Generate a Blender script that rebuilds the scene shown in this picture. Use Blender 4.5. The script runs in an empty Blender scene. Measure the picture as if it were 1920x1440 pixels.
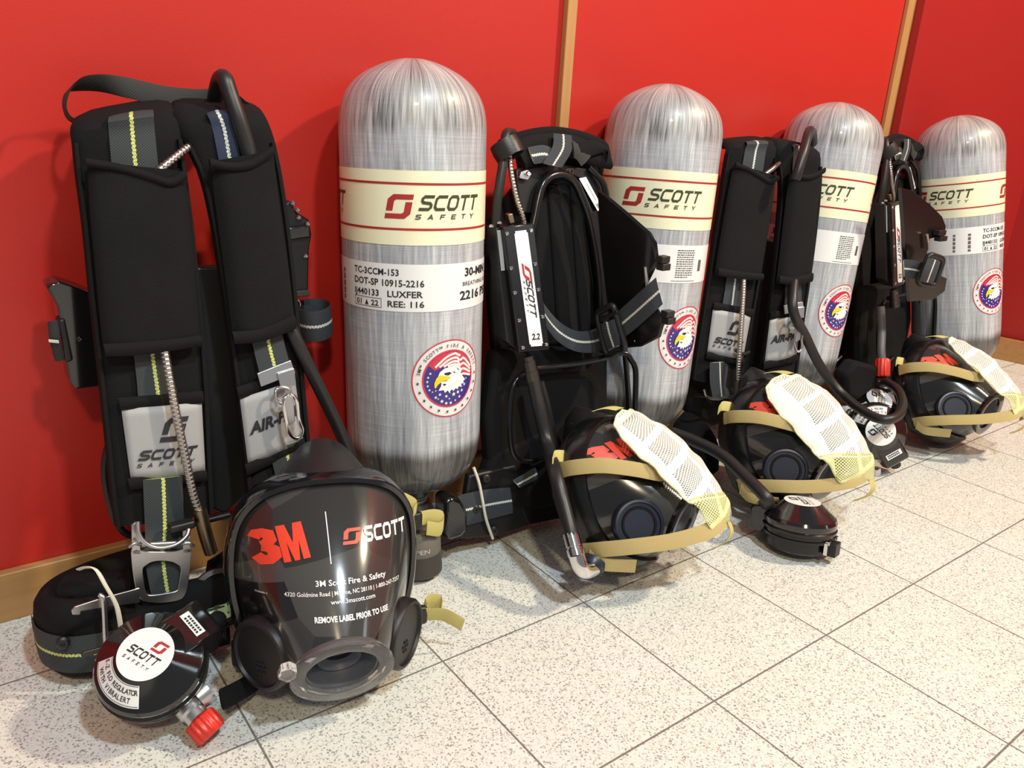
import bpy, bmesh, math, random
import numpy as np
from mathutils import Matrix, Vector
from mathutils.bvhtree import BVHTree

random.seed(7)
SC = bpy.context.scene
COL = SC.collection
PI = math.pi

# ------------------------------------------------------------------ camera
F = 1484.88
CW = np.array([-0.18286, -0.90397, 0.55688])
RW = np.array([[0.80091853, -0.59598793, 0.05768795],
               [-0.15217541, -0.29578297, -0.94305624],
               [0.57911325, 0.74653253, -0.32759277]])
cam = bpy.data.cameras.new('camera')
cam.sensor_fit = 'HORIZONTAL'
cam.sensor_width = 36.0
cam.lens = F / 1920 * 36.0
cam.clip_start = 0.02
camo = bpy.data.objects.new('camera', cam)
COL.objects.link(camo)
camo.matrix_world = Matrix(((RW[0][0], -RW[1][0], -RW[2][0], CW[0]),
                            (RW[0][1], -RW[1][1], -RW[2][1], CW[1]),
                            (RW[0][2], -RW[1][2], -RW[2][2], CW[2]),
                            (0, 0, 0, 1)))
SC.camera = camo

# ------------------------------------------------------------------ light, exposure
SC.view_settings.view_transform = 'Standard'
SC.view_settings.look = 'None'
SC.view_settings.gamma = 1.0
SC.view_settings.use_curve_mapping = False
SC.view_settings.exposure = 0.0
world = bpy.data.worlds.new('room_light')
SC.world = world
world.use_nodes = True
world.node_tree.nodes['Background'].inputs[0].default_value = (0.93, 0.95, 1.0, 1)
world.node_tree.nodes['Background'].inputs[1].default_value = 0.22


def lamp(name, loc, target, size, power, color, sizey=None, spread=PI):
    l = bpy.data.lights.new(name, 'AREA')
    l.shape = 'RECTANGLE' if sizey else 'DISK'
    l.size = size
    if sizey:
        l.size_y = sizey
    l.energy = power
    l.color = color
    l.spread = spread
    o = bpy.data.objects.new(name, l)
    COL.objects.link(o)
    o.location = loc
    o.rotation_euler = (Vector(target) - Vector(loc)).to_track_quat('-Z', 'Y').to_euler()
    return o


lamp('ceiling_or_fill_lamp', (1.95, -1.60, 2.45), (0.6, -0.1, 0.1), 0.16, 66, (1.0, 0.85, 0.60))
lamp('ceiling_or_fill_lamp', (-0.75, -2.30, 2.30), (0.2, -0.15, 0.2), 0.2, 27, (1.0, 0.84, 0.56))  # added warm fill, front left, to brighten the floor and cylinder fronts
lamp('ceiling_or_fill_lamp', (0.25, -1.75, 2.45), (0.5, -0.1, 0.1), 0.16, 42, (0.76, 0.90, 1.0))
lamp('window_light', (3.4, -3.0, 1.6), (0.9, -0.1, 0.2), 1.2, 26, (0.86, 0.94, 1.0), 1.6)


# ------------------------------------------------------------------ points from pixels of the 1920x1440 frame
def ray(u, v):
    return RW.T @ np.array([(u - 960) / F, (v - 720) / F, 1.0])


def W(u, v, y0, k=0.0):
    """pixel -> point on the upright (or leaning) plane Y = y0 + k Z"""
    d = ray(u, v)
    s = (y0 + k * CW[2] - CW[1]) / (d[1] - k * d[2])
    return CW + s * d


def FZ(u, v, z=0.0):
    """pixel -> point at height z"""
    d = ray(u, v)
    return CW + (z - CW[2]) / d[2] * d


# ------------------------------------------------------------------ materials
def new_mat(name):
    m = bpy.data.materials.new(name)
    m.use_nodes = True
    nt = m.node_tree
    return m, nt, nt.nodes, nt.links, nt.nodes['Principled BSDF']


def mat(name, col, rough=0.5, metal=0.0, spec=0.5, coat=0.0, bump=None, var=None, trans=0.0, sheen=0.0, coatr=0.05):
    m, nt, N, L, B = new_mat(name)
    B.inputs['Base Color'].default_value = (*col, 1)
    B.inputs['Roughness'].default_value = rough
    B.inputs['Metallic'].default_value = metal
    B.inputs['Specular IOR Level'].default_value = spec
    B.inputs['Coat Weight'].default_value = coat
    B.inputs['Coat Roughness'].default_value = coatr
    B.inputs['Transmission Weight'].default_value = trans
    B.inputs['Sheen Weight'].default_value = sheen
    tc = N.new('ShaderNodeTexCoord')
    if bump:
        t = N.new('ShaderNodeTexNoise'); t.inputs['Scale'].default_value = bump[0]; t.inputs['Detail'].default_value = 4
        L.new(tc.outputs['Object'], t.inputs['Vector'])
        b = N.new('ShaderNodeBump'); b.inputs['Strength'].default_value = bump[1]; b.inputs['Distance'].default_value = 0.002
        L.new(t.outputs['Fac'], b.inputs['Height']); L.new(b.outputs['Normal'], B.inputs['Normal'])
    if var:
        t2 = N.new('ShaderNodeTexNoise'); t2.inputs['Scale'].default_value = var[0]; t2.inputs['Detail'].default_value = 3
        L.new(tc.outputs['Object'], t2.inputs['Vector'])
        mx = N.new('ShaderNodeMix'); mx.data_type = 'RGBA'
        mx.inputs['A'].default_value = (*col, 1); mx.inputs['B'].default_value = (*var[1], 1)
        L.new(t2.outputs['Fac'], mx.inputs['Factor']); L.new(mx.outputs['Result'], B.inputs['Base Color'])
    return m


def math_node(N, L, op, a, b=None, c=None):
    n = N.new('ShaderNodeMath'); n.operation = op
    for i, x in enumerate((a, b, c)):
        if x is None:
            continue
        if isinstance(x, (int, float)):
            n.inputs[i].default_value = x
        else:
            L.new(x, n.inputs[i])
    return n.outputs[0]


def mix(N, L, fac, a, b, mode='MIX'):
    n = N.new('ShaderNodeMix'); n.data_type = 'RGBA'; n.blend_type = mode
    for k, x in (('Factor', fac), ('A', a), ('B', b)):
        if isinstance(x, (int, float)):
            n.inputs[k].default_value = x
        elif isinstance(x, tuple):
            n.inputs[k].default_value = (*x, 1)
        else:
            L.new(x, n.inputs[k])
    return n.outputs['Result']


def webbing(name, base, light, line, lw=0.0016):
    """woven strap: u across (m), v along (m); a stitched line along the middle"""
    m, nt, N, L, B = new_mat(name)
    uv = N.new('ShaderNodeUVMap'); sp = N.new('ShaderNodeSeparateXYZ'); L.new(uv.outputs[0], sp.inputs[0])
    u, v = sp.outputs[0], sp.outputs[1]
    su = math_node(N, L, 'SINE', math_node(N, L, 'MULTIPLY', u, 2 * PI / 0.0026))
    sv = math_node(N, L, 'SINE', math_node(N, L, 'MULTIPLY', v, 2 * PI / 0.0026))
    w = math_node(N, L, 'MULTIPLY', su, sv)
    w01 = math_node(N, L, 'MULTIPLY_ADD', w, 0.5, 0.5)
    col = mix(N, L, w01, base, light)
    if line:
        wob = math_node(N, L, 'MULTIPLY', math_node(N, L, 'SINE', math_node(N, L, 'MULTIPLY', v, 2 * PI / 0.004)), 0.0004)
        au = math_node(N, L, 'ABSOLUTE', math_node(N, L, 'ADD', u, wob))
        on = math_node(N, L, 'LESS_THAN', au, lw)
        dash = math_node(N, L, 'MULTIPLY_ADD', math_node(N, L, 'SINE', math_node(N, L, 'MULTIPLY', v, 2 * PI / 0.003)), 0.22, 0.8)
        lc = mix(N, L, dash, base, line)
        col = mix(N, L, on, col, lc)
    L.new(col, B.inputs['Base Color'])
    B.inputs['Roughness'].default_value = 0.75
    bp = N.new('ShaderNodeBump'); bp.inputs['Strength'].default_value = 0.5; bp.inputs['Distance'].default_value = 0.0006
    L.new(w01, bp.inputs['Height']); L.new(bp.outputs['Normal'], B.inputs['Normal'])
    return m


def tank_wrap():
    """glass fibre over carbon: lengthwise streaks, fine hoop lines, darker bare carbon on the two domes, with shade painted into the lower one"""
    m, nt, N, L, B = new_mat('fibre_wrap')
    uv = N.new('ShaderNodeUVMap'); sp = N.new('ShaderNodeSeparateXYZ'); L.new(uv.outputs[0], sp.inputs[0])
    u, v = sp.outputs[0], sp.outputs[1]

    def noise(su, sv, detail=3, rough=0.6, skew=0.0):
        c = N.new('ShaderNodeCombineXYZ')
        uu = math_node(N, L, 'MULTIPLY_ADD', v, skew, u)
        L.new(math_node(N, L, 'MULTIPLY', uu, su), c.inputs[0]); L.new(math_node(N, L, 'MULTIPLY', v, sv), c.inputs[1])
        t = N.new('ShaderNodeTexNoise'); t.inputs['Scale'].default_value = 1.0
        t.inputs['Detail'].default_value = detail; t.inputs['Roughness'].default_value = rough
        L.new(c.outputs[0], t.inputs['Vector'])
        return t.outputs['Fac']
    streak = noise(150, 7, 4, 0.65, 0.06)
    streak2 = noise(420, 14, 3, 0.6, -0.05)
    hoop = noise(9, 900, 3, 0.7)
    broad = noise(22, 3, 2, 0.5)
    s = math_node(N, L, 'ADD', math_node(N, L, 'MULTIPLY', streak, 0.7), math_node(N, L, 'MULTIPLY', streak2, 0.45))
    s = math_node(N, L, 'ADD', s, math_node(N, L, 'MULTIPLY', hoop, 0.35))
    s = math_node(N, L, 'ADD', s, math_node(N, L, 'MULTIPLY', broad, 0.3))
    r = N.new('ShaderNodeValToRGB'); L.new(math_node(N, L, 'MULTIPLY_ADD', s, 1.7, -1.03), r.inputs[0])
    e = r.color_ramp.elements
    e[0].position = 0.05; e[0].color = (0.19, 0.20, 0.23, 1)
    e[1].position = 0.95; e[1].color = (0.80, 0.82, 0.86, 1)
    x = e.new(0.5); x.color = (0.43, 0.45, 0.49, 1)
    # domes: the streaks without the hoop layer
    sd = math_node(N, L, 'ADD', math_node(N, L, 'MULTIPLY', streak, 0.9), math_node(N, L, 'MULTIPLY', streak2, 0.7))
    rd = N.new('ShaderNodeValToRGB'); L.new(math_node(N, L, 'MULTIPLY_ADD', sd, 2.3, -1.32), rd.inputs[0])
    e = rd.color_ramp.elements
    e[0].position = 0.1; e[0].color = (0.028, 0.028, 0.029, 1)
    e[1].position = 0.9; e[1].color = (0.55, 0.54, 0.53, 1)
    edge = math_node(N, L, 'MULTIPLY', math_node(N, L, 'SUBTRACT', broad, 0.5), 0.02)
    vz = math_node(N, L, 'ADD', v, edge)

    def step(val, lo, hi):
        n = N.new('ShaderNodeMapRange'); n.interpolation_type = 'SMOOTHSTEP'
        L.new(val, n.inputs[0]); n.inputs[1].default_value = lo; n.inputs[2].default_value = hi
        return n.outputs[0]
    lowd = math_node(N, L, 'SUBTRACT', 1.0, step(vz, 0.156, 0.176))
    topd = math_node(N, L, 'MULTIPLY', step(vz, 0.520, 0.536), 0.75)
    c1 = mix(N, L, topd, r.outputs[0], rd.outputs[0])
    c2 = mix(N, L, lowd, c1, mix(N, L, 0.72, rd.outputs[0], (0.012, 0.012, 0.013)))  # lower dome: carbon tone, deepened with painted shade
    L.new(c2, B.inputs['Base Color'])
    B.inputs['Roughness'].default_value = 0.42
    B.inputs['Specular IOR Level'].default_value = 0.9
    B.inputs['Coat Weight'].default_value = 0.55
    B.inputs['Coat Roughness'].default_value = 0.07
    return m


def granite():
    m, nt, N, L, B = new_mat('granite_tile')
    tc = N.new('ShaderNodeTexCoord'); O = tc.outputs['Object']
    sp = N.new('ShaderNodeSeparateXYZ'); L.new(O, sp.inputs[0])

    def line(c, off):
        f = math_node(N, L, 'FRACT', math_node(N, L, 'DIVIDE', math_node(N, L, 'ADD', c, off + 10.0), 0.2))
        d = math_node(N, L, 'MINIMUM', f, math_node(N, L, 'SUBTRACT', 1.0, f))
        return math_node(N, L, 'LESS_THAN', d, 0.0052)
    g = math_node(N, L, 'MAXIMUM', line(sp.outputs[0], 0.0), line(sp.outputs[1], 0.12))
    v1 = N.new('ShaderNodeTexVoronoi'); v1.inputs['Scale'].default_value = 640; L.new(O, v1.inputs['Vector'])
    sepc = N.new('ShaderNodeSeparateColor'); L.new(v1.outputs['Color'], sepc.inputs[0])
    n1 = N.new('ShaderNodeTexNoise'); n1.inputs['Scale'].default_value = 6; n1.inputs['Detail'].default_value = 2; L.new(O, n1.inputs['Vector'])
    n2 = N.new('ShaderNodeTexNoise'); n2.inputs['Scale'].default_value = 200; n2.inputs['Detail'].default_value = 3; L.new(O, n2.inputs['Vector'])
    base = mix(N, L, n1.outputs['Fac'], (0.75, 0.76, 0.70), (0.83, 0.84, 0.80))
    base = mix(N, L, math_node(N, L, 'MULTIPLY', n2.outputs['Fac'], 0.4), base, (0.64, 0.63, 0.55))
    dark = math_node(N, L, 'GREATER_THAN', sepc.outputs[0], 0.885)
    mid = math_node(N, L, 'GREATER_THAN', sepc.outputs[1], 0.80)
    base = mix(N, L, math_node(N, L, 'MULTIPLY', mid, 0.6), base, (0.50, 0.48, 0.42))
    base = mix(N, L, math_node(N, L, 'MULTIPLY', dark, 0.75), base, (0.20, 0.195, 0.19))
    col = mix(N, L, math_node(N, L, 'MULTIPLY', g, 0.85), base, (0.11, 0.10, 0.085))
    L.new(col, B.inputs['Base Color'])
    B.inputs['Roughness'].default_value = 0.42
    B.inputs['Specular IOR Level'].default_value = 0.35
    bp = N.new('ShaderNodeBump'); bp.inputs['Strength'].default_value = 0.35; bp.inputs['Distance'].default_value = 0.001; bp.invert = True
    L.new(g, bp.inputs['Height']); L.new(bp.outputs['Normal'], B.inputs['Normal'])
    return m


def wood(name, a, b):
    m, nt, N, L, B = new_mat(name)
    tc = N.new('ShaderNodeTexCoord'); mp = N.new('ShaderNodeMapping')
    mp.inputs['Scale'].default_value = (3, 60, 60) if 'rail' in name else (60, 60, 3)
    L.new(tc.outputs['Object'], mp.inputs[0])
    t = N.new('ShaderNodeTexNoise'); t.inputs['Scale'].default_value = 1.6; t.inputs['Detail'].default_value = 5
    L.new(mp.outputs[0], t.inputs['Vector'])
    L.new(mix(N, L, t.outputs['Fac'], a, b), B.inputs['Base Color'])
    B.inputs['Roughness'].default_value = 0.4
    return m


def net_mat(name='head_net', col=(0.92, 0.92, 0.84)):
    """head net: knitted mesh, open holes in two slanted panels, stitched solid bands between"""
    m, nt, N, L, B = new_mat(name)
    uv = N.new('ShaderNodeUVMap'); sp = N.new('ShaderNodeSeparateXYZ'); L.new(uv.outputs[0], sp.inputs[0])
    u, v = sp.outputs[0], sp.outputs[1]
    p = 0.0042
    a = math_node(N, L, 'SINE', math_node(N, L, 'MULTIPLY', math_node(N, L, 'ADD', u, v), PI / p))
    b = math_node(N, L, 'SINE', math_node(N, L, 'MULTIPLY', math_node(N, L, 'SUBTRACT', u, v), PI / p))
    hole = math_node(N, L, 'GREATER_THAN', math_node(N, L, 'ABSOLUTE', math_node(N, L, 'MULTIPLY', a, b)), 0.44)
    # solid crossing bands
    w1 = math_node(N, L, 'ABSOLUTE', math_node(N, L, 'SINE', math_node(N, L, 'MULTIPLY', math_node(N, L, 'MULTIPLY_ADD', u, 0.55, v), PI / 0.05)))
    band = math_node(N, L, 'GREATER_THAN', w1, 0.36)
    w2 = math_node(N, L, 'ABSOLUTE', u)
    band2 = math_node(N, L, 'GREATER_THAN', math_node(N, L, 'ABSOLUTE', math_node(N, L, 'MULTIPLY_ADD', v, 0.10, u)), 0.004)
    inn = math_node(N, L, 'LESS_THAN', w2, 0.056)
    h = math_node(N, L, 'MULTIPLY', math_node(N, L, 'MULTIPLY', hole, band), math_node(N, L, 'MULTIPLY', band2, inn))
    B.inputs['Base Color'].default_value = (*col, 1)
    B.inputs['Roughness'].default_value = 0.9
    L.new(math_node(N, L, 'SUBTRACT', 1.0, math_node(N, L, 'MULTIPLY', h, 0.92)), B.inputs['Alpha'])
    t = N.new('ShaderNodeTexNoise'); t.inputs['Scale'].default_value = 900
    L.new(uv.outputs[0], t.inputs['Vector'])
    bp = N.new('ShaderNodeBump'); bp.inputs['Strength'].default_value = 0.5; bp.inputs['Distance'].default_value = 0.001
    L.new(t.outputs['Fac'], bp.inputs['Height']); L.new(bp.outputs['Normal'], B.inputs['Normal'])
    return m


def facet_lens():
    """printed film on the visor: dark grey facets under gloss"""
    m, nt, N, L, B = new_mat('visor_film')
    tc = N.new('ShaderNodeTexCoord'); mp = N.new('ShaderNodeMapping')
    mp.inputs['Scale'].default_value = (17, 14, 0.01); mp.inputs['Rotation'].default_value = (0, 0, 0.5)
    L.new(tc.outputs['Object'], mp.inputs[0])
    v = N.new('ShaderNodeTexVoronoi'); v.inputs['Scale'].default_value = 1; L.new(mp.outputs[0], v.inputs['Vector'])
    s = N.new('ShaderNodeSeparateColor'); L.new(v.outputs['Color'], s.inputs[0])
    L.new(mix(N, L, s.outputs[0], (0.006, 0.006, 0.006), (0.085, 0.082, 0.078)), B.inputs['Base Color'])
    B.inputs['Roughness'].default_value = 0.16
    B.inputs['Coat Weight'].default_value = 0.6
    B.inputs['Coat Roughness'].default_value = 0.04
    return m


M = {}
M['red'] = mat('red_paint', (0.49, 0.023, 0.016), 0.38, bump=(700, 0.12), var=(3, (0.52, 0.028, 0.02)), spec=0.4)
M['red2'] = mat('red_paint_dimmed', (0.36, 0.017, 0.016), 0.42, bump=(700, 0.12), spec=0.4)  # the wall red darkened, standing in for weaker light at the right
M['wood'] = wood('oak_rail', (0.33, 0.16, 0.05), (0.50, 0.28, 0.11))
M['woodv'] = wood('oak_strip', (0.42, 0.20, 0.07), (0.56, 0.31, 0.12))
M['floor'] = granite()
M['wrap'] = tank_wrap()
M['cream'] = mat('cream_label', (0.92, 0.90, 0.64), 0.35, coat=0.4)
M['label'] = mat('white_label', (0.88, 0.88, 0.88), 0.35, coat=0.4)
M['ink'] = mat('black_ink', (0.025, 0.025, 0.03), 0.4)
M['inkred'] = mat('red_ink', (0.42, 0.03, 0.03), 0.4)
M['inkolive'] = mat('olive_ink', (0.055, 0.06, 0.03), 0.4)
M['white'] = mat('white_print', (0.9, 0.9, 0.9), 0.4)
M['orange'] = mat('orange_print', (0.85, 0.065, 0.03), 0.4)
M['blue'] = mat('blue_print', (0.035, 0.02, 0.22), 0.35, coat=0.3)
M['flagred'] = mat('flag_red', (0.62, 0.03, 0.06), 0.35, coat=0.3)
M['yellow'] = mat('yellow_print', (0.82, 0.66, 0.02), 0.35)
M['stick'] = mat('sticker_white', (0.84, 0.80, 0.80), 0.35, coat=0.3)
M['cloth'] = mat('black_cloth', (0.0075, 0.0075, 0.0082), 0.85, bump=(900, 0.5), var=(25, (0.0115, 0.0115, 0.0125)), spec=0.15)
M['trimcloth'] = mat('black_binding', (0.0055, 0.0055, 0.006), 0.75, bump=(1400, 0.4), spec=0.2)
M['web'] = webbing('green_webbing', (0.010, 0.014, 0.016), (0.050, 0.062, 0.068), (0.66, 0.72, 0.22))
M['webw'] = webbing('grey_webbing', (0.014, 0.018, 0.022), (0.055, 0.065, 0.08), (0.8, 0.8, 0.74))
M['webn'] = webbing('navy_webbing', (0.008, 0.014, 0.035), (0.03, 0.045, 0.10), (0.75, 0.78, 0.7))
M['handle'] = webbing('dark_webbing', (0.010, 0.010, 0.011), (0.045, 0.043, 0.04), None)
M['tan'] = webbing('tan_strap', (0.40, 0.30, 0.11), (0.56, 0.44, 0.19), None)
M['tany'] = webbing('yellow_strap', (0.50, 0.42, 0.12), (0.66, 0.58, 0.22), None)
M['pale'] = webbing('pale_strap', (0.62, 0.60, 0.30), (0.78, 0.76, 0.45), None)
M['net'] = net_mat()
M['netpale'] = net_mat('net_cuff', (0.74, 0.74, 0.38))
M['netsolid'] = mat('net_hem', (0.80, 0.80, 0.56), 0.85, bump=(800, 0.4))
M['plastic'] = mat('black_plastic', (0.006, 0.006, 0.0065), 0.22, spec=0.5)
M['gloss'] = mat('gloss_black', (0.008, 0.008, 0.009), 0.12, spec=0.55, coat=0.5)
M['matte'] = mat('matte_black', (0.009, 0.009, 0.0095), 0.45)
M['rubber'] = mat('black_rubber', (0.011, 0.011, 0.0115), 0.42, bump=(500, 0.1))
M['navy'] = mat('navy_plastic', (0.012, 0.016, 0.032), 0.35)
M['hose'] = mat('hose_rubber', (0.014, 0.014, 0.0148), 0.42)
M['greyhose'] = mat('grey_hose', (0.10, 0.10, 0.105), 0.5)
M['steel'] = mat('brushed_steel', (0.56, 0.57, 0.58), 0.32, 1.0)
M['chrome'] = mat('chrome', (0.75, 0.75, 0.76), 0.12, 1.0)
M['coil'] = mat('steel_coil', (0.50, 0.47, 0.44), 0.3, 1.0)
M['darkmetal'] = mat('dark_metal', (0.10, 0.09, 0.08), 0.4, 0.9)
M['brass'] = mat('bronze_fitting', (0.28, 0.22, 0.15), 0.35, 1.0)
M['reflect'] = mat('grey_reflective', (0.36, 0.36, 0.37), 0.55, bump=(600, 0.08))
M['taupe'] = mat('taupe_rubber', (0.16, 0.14, 0.115), 0.55)
M['taupedark'] = mat('brown_rubber', (0.045, 0.038, 0.032), 0.5)
M['redplastic'] = mat('red_plastic', (0.66, 0.035, 0.022), 0.35)
M['dial'] = mat('pale_green_dial', (0.44, 0.62, 0.42), 0.4)
M['dialink'] = mat('dark_green_print', (0.03, 0.10, 0.04), 0.4)
M['film'] = facet_lens()
M['clear'] = mat('clear_plastic', (0.93, 0.93, 0.95), 0.08, trans=0.93, spec=0.6)
M['tie'] = mat('cream_tie', (0.72, 0.68, 0.58), 0.5)
M['cup'] = mat('grey_cup', (0.10, 0.11, 0.14), 0.4)


# ------------------------------------------------------------------ geometry helpers
def A3(p):
    return np.asarray(p, float)


def unit(v):
    v = np.asarray(v, float)
    return v / (np.linalg.norm(v) + 1e-12)


def spline(P, n, closed=False):
    """Catmull-Rom through the rows of P, resampled to n points of even spacing"""
    P = np.asarray(P, float)
    if len(P) == 2 and not closed:
        t = np.linspace(0, 1, n)[:, None]
        return P[0] * (1 - t) + P[1] * t
    k = len(P)
    out = []
    segs = k if closed else k - 1
    for i in range(segs):
        if closed:
            a, b, c, d = P[(i - 1) % k], P[i], P[(i + 1) % k], P[(i + 2) % k]
        else:
            b, c = P[i], P[i + 1]
            a = P[i - 1] if i > 0 else 2 * b - c
            d = P[i + 2] if i + 2 < k else 2 * c - b
        for s in np.linspace(0, 1, 12, endpoint=False):
            out.append(0.5 * (2 * b + (c - a) * s + (2 * a - 5 * b + 4 * c - d) * s * s + (3 * b - a - 3 * c + d) * s ** 3))
    out.append(P[0] if closed else P[-1])
    out = np.array(out)
    L = np.concatenate([[0], np.cumsum(np.linalg.norm(np.diff(out[:, :3], axis=0), axis=1))])
    q = np.linspace(0, L[-1], n + 1)[:-1] if closed else np.linspace(0, L[-1], n)
    return np.stack([np.interp(q, L, out[:, j]) for j in range(out.shape[1])], 1)


class MB:
    """collects verts and faces; build() links them as ONE mesh object"""

    def __init__(self):
        self.v, self.f, self.uv, self.mi = [], [], [], []

    def add(self, v, f, uv=None, mi=0):
        n = len(self.v)
        self.v += [tuple(map(float, p)) for p in v]
        for k, face in enumerate(f):
            self.f.append([n + i for i in face])
            self.uv.append([tuple(uv[i]) for i in face] if uv is not None else [(0, 0)] * len(face))
            self.mi.append(mi)
        return self

    def grid(self, G, wu=False, wv=False, uv=None, flip=False, mi=0):
        """G[i][j] points"""
        G = np.asarray(G); a, b = G.shape[:2]
        f = []
        for i in range(a if wu else a - 1):
            for j in range(b if wv else b - 1):
                q = [i * b + j, ((i + 1) % a) * b + j, ((i + 1) % a) * b + (j + 1) % b, i * b + (j + 1) % b]
                f.append(q[::-1] if flip else q)
        return self.add(G.reshape(-1, 3), f, None if uv is None else np.asarray(uv).reshape(-1, 2), mi)

    def box(self, c, h, R=None):
        """box of half sizes h about c, axes = rows of R"""
        R = np.eye(3) if R is None else np.asarray(R)
        v = [A3(c) + R.T @ (A3(h) * A3(s)) for s in
             ((-1, -1, -1), (1, -1, -1), (1, 1, -1), (-1, 1, -1), (-1, -1, 1), (1, -1, 1), (1, 1, 1), (-1, 1, 1))]
        return self.add(v, [(0, 3, 2, 1), (4, 5, 6, 7), (0, 1, 5, 4), (1, 2, 6, 5), (2, 3, 7, 6), (3, 0, 4, 7)])

    def prism(self, P, d):
        """closed outline P (3-D) pushed along d"""
        P = [A3(p) for p in P]; n = len(P); d = A3(d)
        nrm = sum((np.cross(P[i] - P[0], P[(i + 1) % n] - P[0]) for i in range(1, n - 1)), np.zeros(3))
        if nrm @ d > 0:
            P = P[::-1]
        v = P + [p + d for p in P]
        f = [list(range(n)), list(range(n, 2 * n))[::-1]] + [[i, i + n, (i + 1) % n + n, (i + 1) % n][::1] for i in range(n)]
        f = [f[0]] + [f[1]] + [q[::-1] for q in f[2:]]
        return self.add(v, f)

    def ringprism(self, O, I, d):
        """flat ring between two loops of the same count, pushed along d"""
        n = len(O); d = A3(d)
        O = [A3(p) for p in O]; I = [A3(p) for p in I]
        v = O + I + [p + d for p in O] + [p + d for p in I]
        f = []
        for i in range(n):
            j = (i + 1) % n
            f += [[i, j, n + j, n + i], [2 * n + i, 3 * n + i, 3 * n + j, 2 * n + j],
                  [i, 2 * n + i, 2 * n + j, j], [n + i, n + j, 3 * n + j, 3 * n + i]]
        return self.add(v, f)

    def tube(self, P, r, seg=10, closed=False, caps=True, rf=None):
        P = np.asarray(P, float); n = len(P)
        T = np.roll(P, -1, 0) - np.roll(P, 1, 0) if closed else np.gradient(P, axis=0)
        T /= np.linalg.norm(T, axis=1)[:, None] + 1e-12
        N = np.cross(T[0], [0, 0, 1.0])
        if np.linalg.norm(N) < .2:
            N = np.cross(T[0], [1.0, 0, 0])
        N = unit(N); Ns = []
        for i in range(n):
            N = unit(N - T[i] * (N @ T[i])); Ns.append(N)
        Ns = np.array(Ns); Bs = np.cross(T, Ns)
        rr = np.full(n, r) if rf is None else np.array([rf(i / (n - 1)) for i in range(n)])
        a = np.linspace(0, 2 * PI, seg, endpoint=False)
        G = P[:, None] + rr[:, None, None] * (np.cos(a)[None, :, None] * Ns[:, None] + np.sin(a)[None, :, None] * Bs[:, None])
        self.grid(G, wu=closed, wv=True, flip=True)
        if caps and not closed:
            m = len(self.v) - n * seg
            self.f += [[m + j for j in range(seg)], [m + (n - 1) * seg + j for j in range(seg)][::-1]]
            self.uv += [[(0, 0)] * seg] * 2; self.mi += [0, 0]
        return self

    def band(self, L, R, thick, n=24, m=7, puff=4.0, closed=False, lift=0.0, out=None):
        """strap between two edge curves L and R (rows of points), thickness thick, rounded long edges; u across, v along in metres"""
        E = spline(np.hstack([np.asarray(L, float), np.asarray(R, float)]), n, closed)
        L, R = E[:, :3], E[:, 3:]
        C = (L + R) / 2; H = (R - L) / 2
        T = np.roll(C, -1, 0) - np.roll(C, 1, 0) if closed else np.gradient(C, axis=0)
        N = np.cross(H, T); N /= np.linalg.norm(N, axis=1)[:, None] + 1e-12
        if out is not None and (N @ A3(out)).sum() < 0:
            N = -N
        a = np.sin(np.linspace(-PI / 2, PI / 2, m)) if puff > 3 else np.linspace(-1, 1, m)
        g = np.sqrt(np.maximum(0, 1 - np.abs(a) ** puff)) * thick / 2
        fr = C[:, None] + a[None, :, None] * H[:, None] + (g + lift)[None, :, None] * N[:, None]
        bk = C[:, None] + a[None, :, None] * H[:, None] + (-g + lift)[None, :, None] * N[:, None]
        s = np.concatenate([[0], np.cumsum(np.linalg.norm(np.diff(C, axis=0), axis=1))])
        w = np.linalg.norm(H, axis=1)
        uv = np.stack([a[None, :] * w[:, None], np.repeat(s[:, None], m, 1)], 2)
        G = np.concatenate([fr, bk[:, ::-1][:, 1:-1]], 1)
        U = np.concatenate([uv, uv[:, ::-1][:, 1:-1]], 1)
        t = np.cross(unit(H[0]), N[0]) @ T[0]
        self.grid(G, wu=closed, wv=True, uv=U, flip=t < 0)
        if not closed:
            k = 2 * m - 2; o = len(self.v) - n * k
            e1 = [o + j for j in range(k)]; e2 = [o + (n - 1) * k + j for j in range(k)]
            self.f += [e1[::-1] if t >= 0 else e1, e2 if t >= 0 else e2[::-1]]
            self.uv += [[(0, 0)] * k] * 2; self.mi += [0, 0]
        return self

    def lathe(self, prof, O=(0, 0, 0), Z=(0, 0, 1), X=None, seg=40, a0=0, a1=2 * PI, uvr=None):
        """profile [(r, z)] turned about Z through O"""
        Z = unit(Z)
        X = unit(np.cross(Z, [0.3, 1, 0.2]) if X is None else A3(X) - Z * (A3(X) @ Z)); Y = np.cross(Z, X)
        full = abs(a1 - a0 - 2 * PI) < 1e-6
        k = seg if full else seg + 1
        a = a0 + (a1 - a0) * np.arange(k) / seg
        p = np.asarray(prof, float)
        G = A3(O) + p[:, None, :1] * (np.cos(a)[None, :, None] * X + np.sin(a)[None, :, None] * Y) + p[:, None, 1:2] * Z
        self.grid(G, wv=full, flip=True)
        return self

    def build(self, name, m, parent=None, sharp=35, bevel=0, sub=0, weld=0):
        me = bpy.data.meshes.new(name)
        V = np.array(self.v)
        if parent is not None:
            inv = np.array(world_of(parent).inverted())
            V = V @ inv[:3, :3].T + inv[:3, 3]
        me.from_pydata(V.tolist(), [], self.f)
        ul = me.uv_layers.new(name='UVMap')
        flat = [c for face in self.uv for q in face for c in q]
        ul.data.foreach_set('uv', flat)
        ms = m if isinstance(m, (list, tuple)) else [m]
        for x in ms:
            me.materials.append(x)
        if len(ms) > 1:
            me.polygons.foreach_set('material_index', self.mi)
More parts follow.
